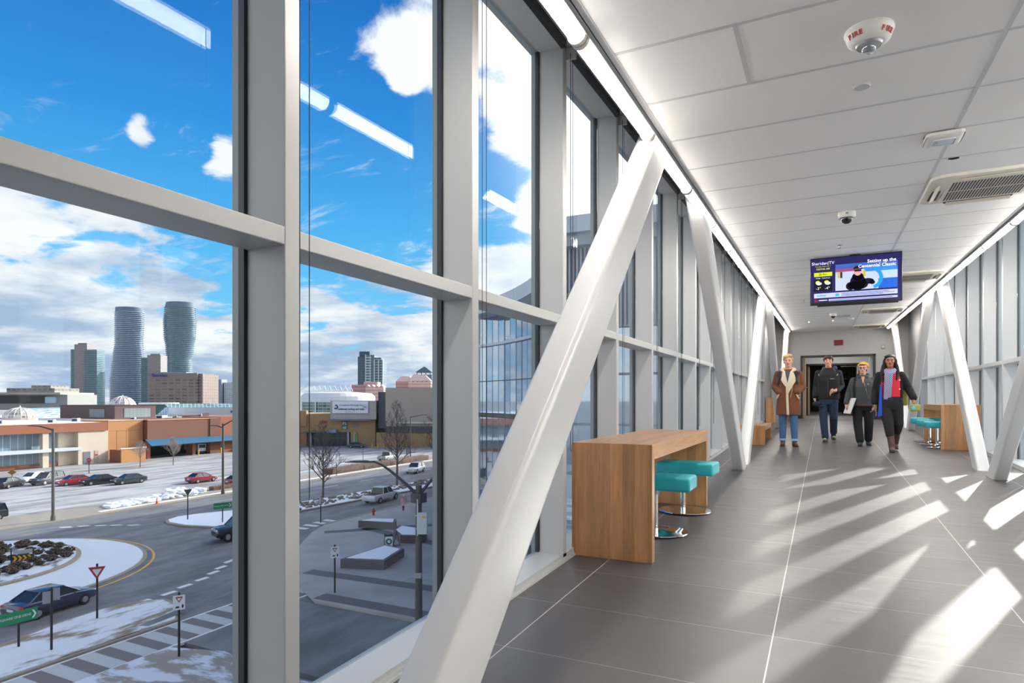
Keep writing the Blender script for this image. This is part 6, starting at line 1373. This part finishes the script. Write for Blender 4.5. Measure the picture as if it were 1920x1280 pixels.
for a, r_, sc in (((-.01, .03, 1.68), .095, (.86, 1, .72)), ((-.01, -.06, 1.705), .045, (1.4, .7, .5)), ((-.075, .01, 1.62), .03, (.6, 1, 1.8)), ((.06, .01, 1.62), .03, (.6, 1, 1.8))): p.ball(t, a, r_, sc)
p.put(t, 'hair', hbn, .007, 1); p.brows(c, hbn); t = MB(); 
for a, r_, sc in (((.0, .075, 1.69), .10, (1.0, .8, .95)), ((.05, .045, 1.70), .06, (1, .9, 1.)), ((-.055, .05, 1.695), .055, (1, .9, 1.))): p.ball(t, a, r_, sc)
p.put(t, 'knit_hat', mat('mustard', (206, 164, 44), .9, bump=.4, bscale=160), .007, 1)
t = MB()
for q in (-1, 1): t.tube([p.V((-.01+q*.034+.026*math.cos(2*PI*i/16), -.11-.004*abs(math.sin(2*PI*i/16)), 1.637+.021*math.sin(2*PI*i/16))) for i in range(17)], .0034, 5)
t.tube([p.V((-.018, -.112, 1.64)), p.V((-.002, -.112, 1.64))], .003, 4)
for q in (-1, 1): t.tube([p.V((-.01+q*.060, -.108, 1.642)), p.V((-.01+q*.082, .01, 1.645))], .003, 4)
t.build('glasses', mat('glasses_purple', (44, 34, 84), .3), p.o)
o = thing('paper_pad', 'white paper pad carried low by the woman with glasses', 'papers', tuple(p.o.matrix_basis @ Vector(p.V((-.25, -.10, .84)))), R(25)); MB().rbox(-.012, .012, -.11, .11, -.15, .15, .004).xf(Matrix.Rotation(R(20), 4, 'Y')).build('pages', mat('paper', (226, 224, 222), .7), o); MB().rbox(.012, .017, -.11, .11, -.15, .15, .001).xf(Matrix.Rotation(R(20), 4, 'Y')).build('cover', mat('paper_grey', (150, 152, 160), .6), o)

# --- woman with the patterned scarf, open dark coat, tall boots
p = Fig('woman with long dark hair, blue scarf, open black coat and tall brown boots', .985, 12.2, -5, .915, skin_b, lip_b)
p.trunk(1.05); c = p.head((0, -.01, 1.632), True)
hipL, hipR = (.095, 0, .90), (-.095, 0, .90); legR = [hipR, (-.02, -.10, .48), (.03, -.18, .09)]; legL = [hipL, (.13, .02, .50), (.085, .22, .17)]
for l in (legR, legL): p.limb(p.b, l, [.085, .055, .04])
aR = [(-.172, .01, 1.375), (-.225, .05, 1.12), (-.245, -.03, .84)]; aL = [(.175, .01, 1.375), (.285, .07, 1.14), (.36, -.08, .92)]
for a in (aR, aL): p.limb(p.b, a, [.052, .04, .03])
p.hand(aR[2], (.05, -.1, -1), (1, 0, 0), (0, -1, 0), .4); p.hand(aL[2], (.15, -.5, -.8), (-1, 0, -.2), (0, -1, .6), .7); p.finish()
t = MB(); rows_in = [(0, -.005, .16, .12, .84), (0, -.005, .165, .125, 1.0), (0, -.01, .16, .13, 1.2), (0, .005, .16, .12, 1.36), (0, .015, .08, .08, 1.46)]; p.loft(t, rows_in); sh = p.put(t, 'red_top', mat('top_red', (200, 34, 52), .8))
cb = mat('coat_black', (21, 21, 23), .9, var=.12, vscale=6); t = MB()
rows = [(0, .03, .215, .16, .62), (0, .03, .21, .155, .8), (0, .03, .20, .15, 1.0), (0, .025, .20, .145, 1.2), (0, .02, .20, .135, 1.35), (0, .02, .13, .10, 1.45)]
# an open shell: each side of the coat wraps from the back to the front opening
for q in (-1, 1):
    rg = []
    for cx_, cy_, rx, ry, z in rows:
        o1 = []; a0, a1 = (R(90), R(-28)) if q > 0 else (R(90), R(90+140))
        n = 14
        arc_ = [a0+(a1-a0)*i/n for i in range(n+1)]
        o1 = [p.V((cx_+rx*math.cos(a), cy_+ry*math.sin(a), z)) for a in arc_]; i1 = [p.V((cx_+(rx-.03)*math.cos(a), cy_+(ry-.03)*math.sin(a), z)) for a in arc_[::-1]]
        rg.append(o1+i1)
    t.rings(rg)
p.limb(t, [aR[0], aR[1], (aR[2][0], aR[2][1], aR[2][2]+.05)], [.072, .068, .058]); p.limb(t, [aL[0], aL[1], (aL[2][0], aL[2][1]+.02, aL[2][2]+.05)], [.072, .070, .06]); coat = p.put(t, 'coat', cb)
t = MB(); t.hexa([p.V(v) for v in ((-.19, -.12, .62), (-.12, -.135, .64), (-.12, -.11, .64), (-.19, -.09, .62))], [p.V(v) for v in ((-.155, -.115, 1.2), (-.125, -.14, 1.2), (-.125, -.11, 1.2), (-.155, -.09, 1.2))]); t.build('blue_lining', mat('lining_blue', (20, 74, 180), .6), coat)
t = MB(); p.limb(t, [(-.10, -.08, 1.40), (-.10, .09, 1.47), (.10, .09, 1.47), (.11, -.06, 1.40)], [.03, .045, .045, .03]); p.put(t, 'coat_hood', cb, .009, 2, coat)
for z in (1.28, 1.12): MB().ball(p.V((.15, -.135, z)), .013, 6).build('toggle', mat('toggle_pale', (196, 190, 180), .5), coat)
# scarf with a small check
sm_ = bpy.data.materials.new('scarf_check'); sm_.use_nodes = True; q_ = NT(sm_.node_tree); b_ = sm_.node_tree.nodes['Principled BSDF']
x_, y_, z_ = q_.sep(q_.n('ShaderNodeTexCoord').outputs['Object']); ck = q_.m('GREATER_THAN', q_.m('MULTIPLY', q_.m('SINE', q_.m('MULTIPLY', x_, 260.)), q_.m('SINE', q_.m('MULTIPLY', z_, 210.))), .12)
sm_.node_tree.links.new(q_.mix(ck, rgb(44, 48, 110), rgb(204, 206, 226)), b_.inputs['Base Color']); b_.inputs['Roughness'].default_value = .9
t = MB(); p.limb(t, [(-.07, -.03, 1.45), (-.06, -.07, 1.46), (0, -.10, 1.44), (.06, -.07, 1.46), (.07, .0, 1.47), (.0, .07, 1.48), (-.07, .0, 1.47)], [.038]*7)
for xs, zb in ((-.05, .94), (.0, .97)):
    p.loft(t, [(xs-.016, -.135, .036, .016, zb), (xs-.008, -.142, .036, .02, 1.1), (xs, -.147, .038, .022, 1.25), (xs+.006, -.132, .04, .028, 1.38), (xs+.01, -.10, .04, .03, 1.45)])
p.limb(t, [(-.07, -.10, 1.43), (.0, -.13, 1.39), (.065, -.10, 1.43)], [.03, .036, .03])
sc_ = p.put(t, 'scarf', sm_, .007, 1); t = MB()
for i in range(9): t.tube([p.V((-.10+i*.018, -.135, .96)), p.V((-.105+i*.018, -.135, .925))], .003, 4)
t.build('scarf_fringe', mat('fringe', (90, 70, 120), .9), sc_)
t = MB(); p.limb(t, [legR[0], legR[1], (.0, -.14, .30)], [.115, .085, .07]); p.limb(t, [legL[0], legL[1], (.11, .10, .36)], [.115, .085, .07]); p.loft(t, [(0, 0, .15, .12, .745), (0, 0, .19, .14, .83), (0, 0, .18, .135, .99)]); p.put(t, 'leggings', mat('leggings_black', (24, 24, 27), .85))
p.shoe('tall_boot', lea, (.03, -.18, .08), (.045, -.33, 0), .12, (-.005, -.12, .40), wide=1.05); p.shoe('tall_boot', lea, (.085, .22, .14), (.09, .08, .03), .12, (.12, .06, .47), wide=1.05)
hk = mat('hair_black', (22, 17, 17), .75); t = MB()
for a, r_, sc in (((0, .03, 1.68), .104, (.88, 1, .8)), ((-.02, -.045, 1.715), .05, (1.5, .8, .5)), ((-.085, .02, 1.60), .045, (.7, 1.1, 2.0)), ((.085, .02, 1.60), .045, (.7, 1.1, 2.0)), ((0, .09, 1.55), .085, (1.2, .6, 1.6))): p.ball(t, a, r_, sc)
p.limb(t, [(-.095, .0, 1.55), (-.12, -.045, 1.40), (-.115, -.12, 1.26)], [.04, .045, .018]); p.limb(t, [(.095, .02, 1.55), (.115, -.03, 1.42), (.105, -.12, 1.30)], [.038, .04, .016]); p.put(t, 'hair', hk, .007, 1); p.brows(c, hk)
o = thing('shoulder_bag', 'yellow-green shoulder bag behind the woman with the scarf', 'bag', tuple(p.o.matrix_basis @ Vector(p.V((.17, .20, 1.0))))); yg = mat('bag_lime', (150, 152, 62), .7)
MB().rbox(-.10, .10, -.05, .05, -.16, .16, .03, 3).build('bag_body', yg, o, smooth=True); MB().tube([(-.1, -.02, .18), (-.06, -.09, .42), (.02, -.12, .30), (.06, -.03, .18)], .016, 6).build('bag_strap', yg, o, smooth=True)
o = thing('pouch', 'small lime and teal pouch in the left hand of the woman with the scarf', 'pouch', tuple(p.o.matrix_basis @ Vector(p.V((.385, -.165, .79))))); MB().rbox(-.07, .07, -.025, .025, -.055, .055, .02, 3).build('pouch_body', yg, o, smooth=True); MB().ball((-.03, -.026, .0), .032, 7, (1, .3, 1)).build('teal_lid', mat('lid_teal', (90, 178, 190), .5), o, smooth=True)

# --- dark figure in the hall beyond the doorway, walking away
def simple_person(label, x, y, z, rz, k, coat_m, leg_m, hair_m, skin, back=True, hem=.82):
    p = Fig(label, x, y, rz, k, skin, lip_a, z); p.trunk(); c = p.head()
    lR = [(-.09, 0, .90), (-.09, -.05, .48), (-.08, -.06, .10)]; lL = [(.09, 0, .90), (.09, .02, .48), (.09, .10, .11)]
    aR = [(-.185, .01, 1.40), (-.25, .04, 1.13), (-.25, -.04, .88)]; aL = [(.185, .01, 1.40), (.25, .04, 1.13), (.24, -.06, .88)]
    for l in (lR, lL): p.limb(p.b, l, [.07, .05, .038])
    for a in (aR, aL): p.limb(p.b, a, [.05, .038, .03]); p.hand(a[2], (0, -.1, -1), (-1 if a[0][0] > 0 else 1, 0, 0), (0, -1, 0), .4)
    p.finish(); t = MB(); p.loft(t, [(0, .01, .20, .14, hem), (0, .01, .20, .14, 1.05), (0, .01, .215, .145, 1.24), (0, .015, .21, .135, 1.36), (0, .02, .09, .09, 1.48)])
    for a in (aR, aL): p.limb(t, [a[0], a[1], (a[2][0], a[2][1], a[2][2]+.05)], [.08, .07, .055])
    p.put(t, 'coat', coat_m, .011); t = MB()
    for l in (lR, lL): p.limb(t, [l[0], l[1], (l[2][0], l[2][1], .13)], [.09, .07, .06])
    p.put(t, 'trousers', leg_m, .011); p.shoe('shoe', black_m, lR[2], (-.08, -.20, 0), .09); p.shoe('shoe', black_m, lL[2], (.09, -.04, .0), .09)
    t = MB(); p.ball(t, (0, .03, 1.685), .1, (.87, 1, .8)); p.ball(t, (0, .08, 1.63), .065, (1.1, .7, 1.3)); p.put(t, 'hair', hair_m, .009, 1); return p
simple_person('dark figure walking away in the unlit hall beyond the doorway', .80, 29.2, ZE, 172, .95, mat('coat_navy', (30, 32, 46), .8), blackcloth, hd, skin_a)
p = simple_person('pedestrian in a long pink coat standing on the plaza by the hydrant', -41.9, 57.5, GZ+.14, 60, .97, mat('coat_pink', (206, 164, 156), .85), mat('trousers_grey', (70, 70, 80), .8), hd, skin_a, hem=.55)
t = MB(); p.limb(t, [(-.08, .02, 1.46), (0, -.08, 1.45), (.08, .02, 1.46), (0, .09, 1.47)], [.05]*4); p.put(t, 'red_scarf', mat('scarf_maroon', (120, 40, 52), .9), .01); t = MB(); p.ball(t, (0, .02, 1.72), .095, (1, 1, .8)); p.put(t, 'white_hat', mat('hat_white', (222, 214, 214), .9), .01)
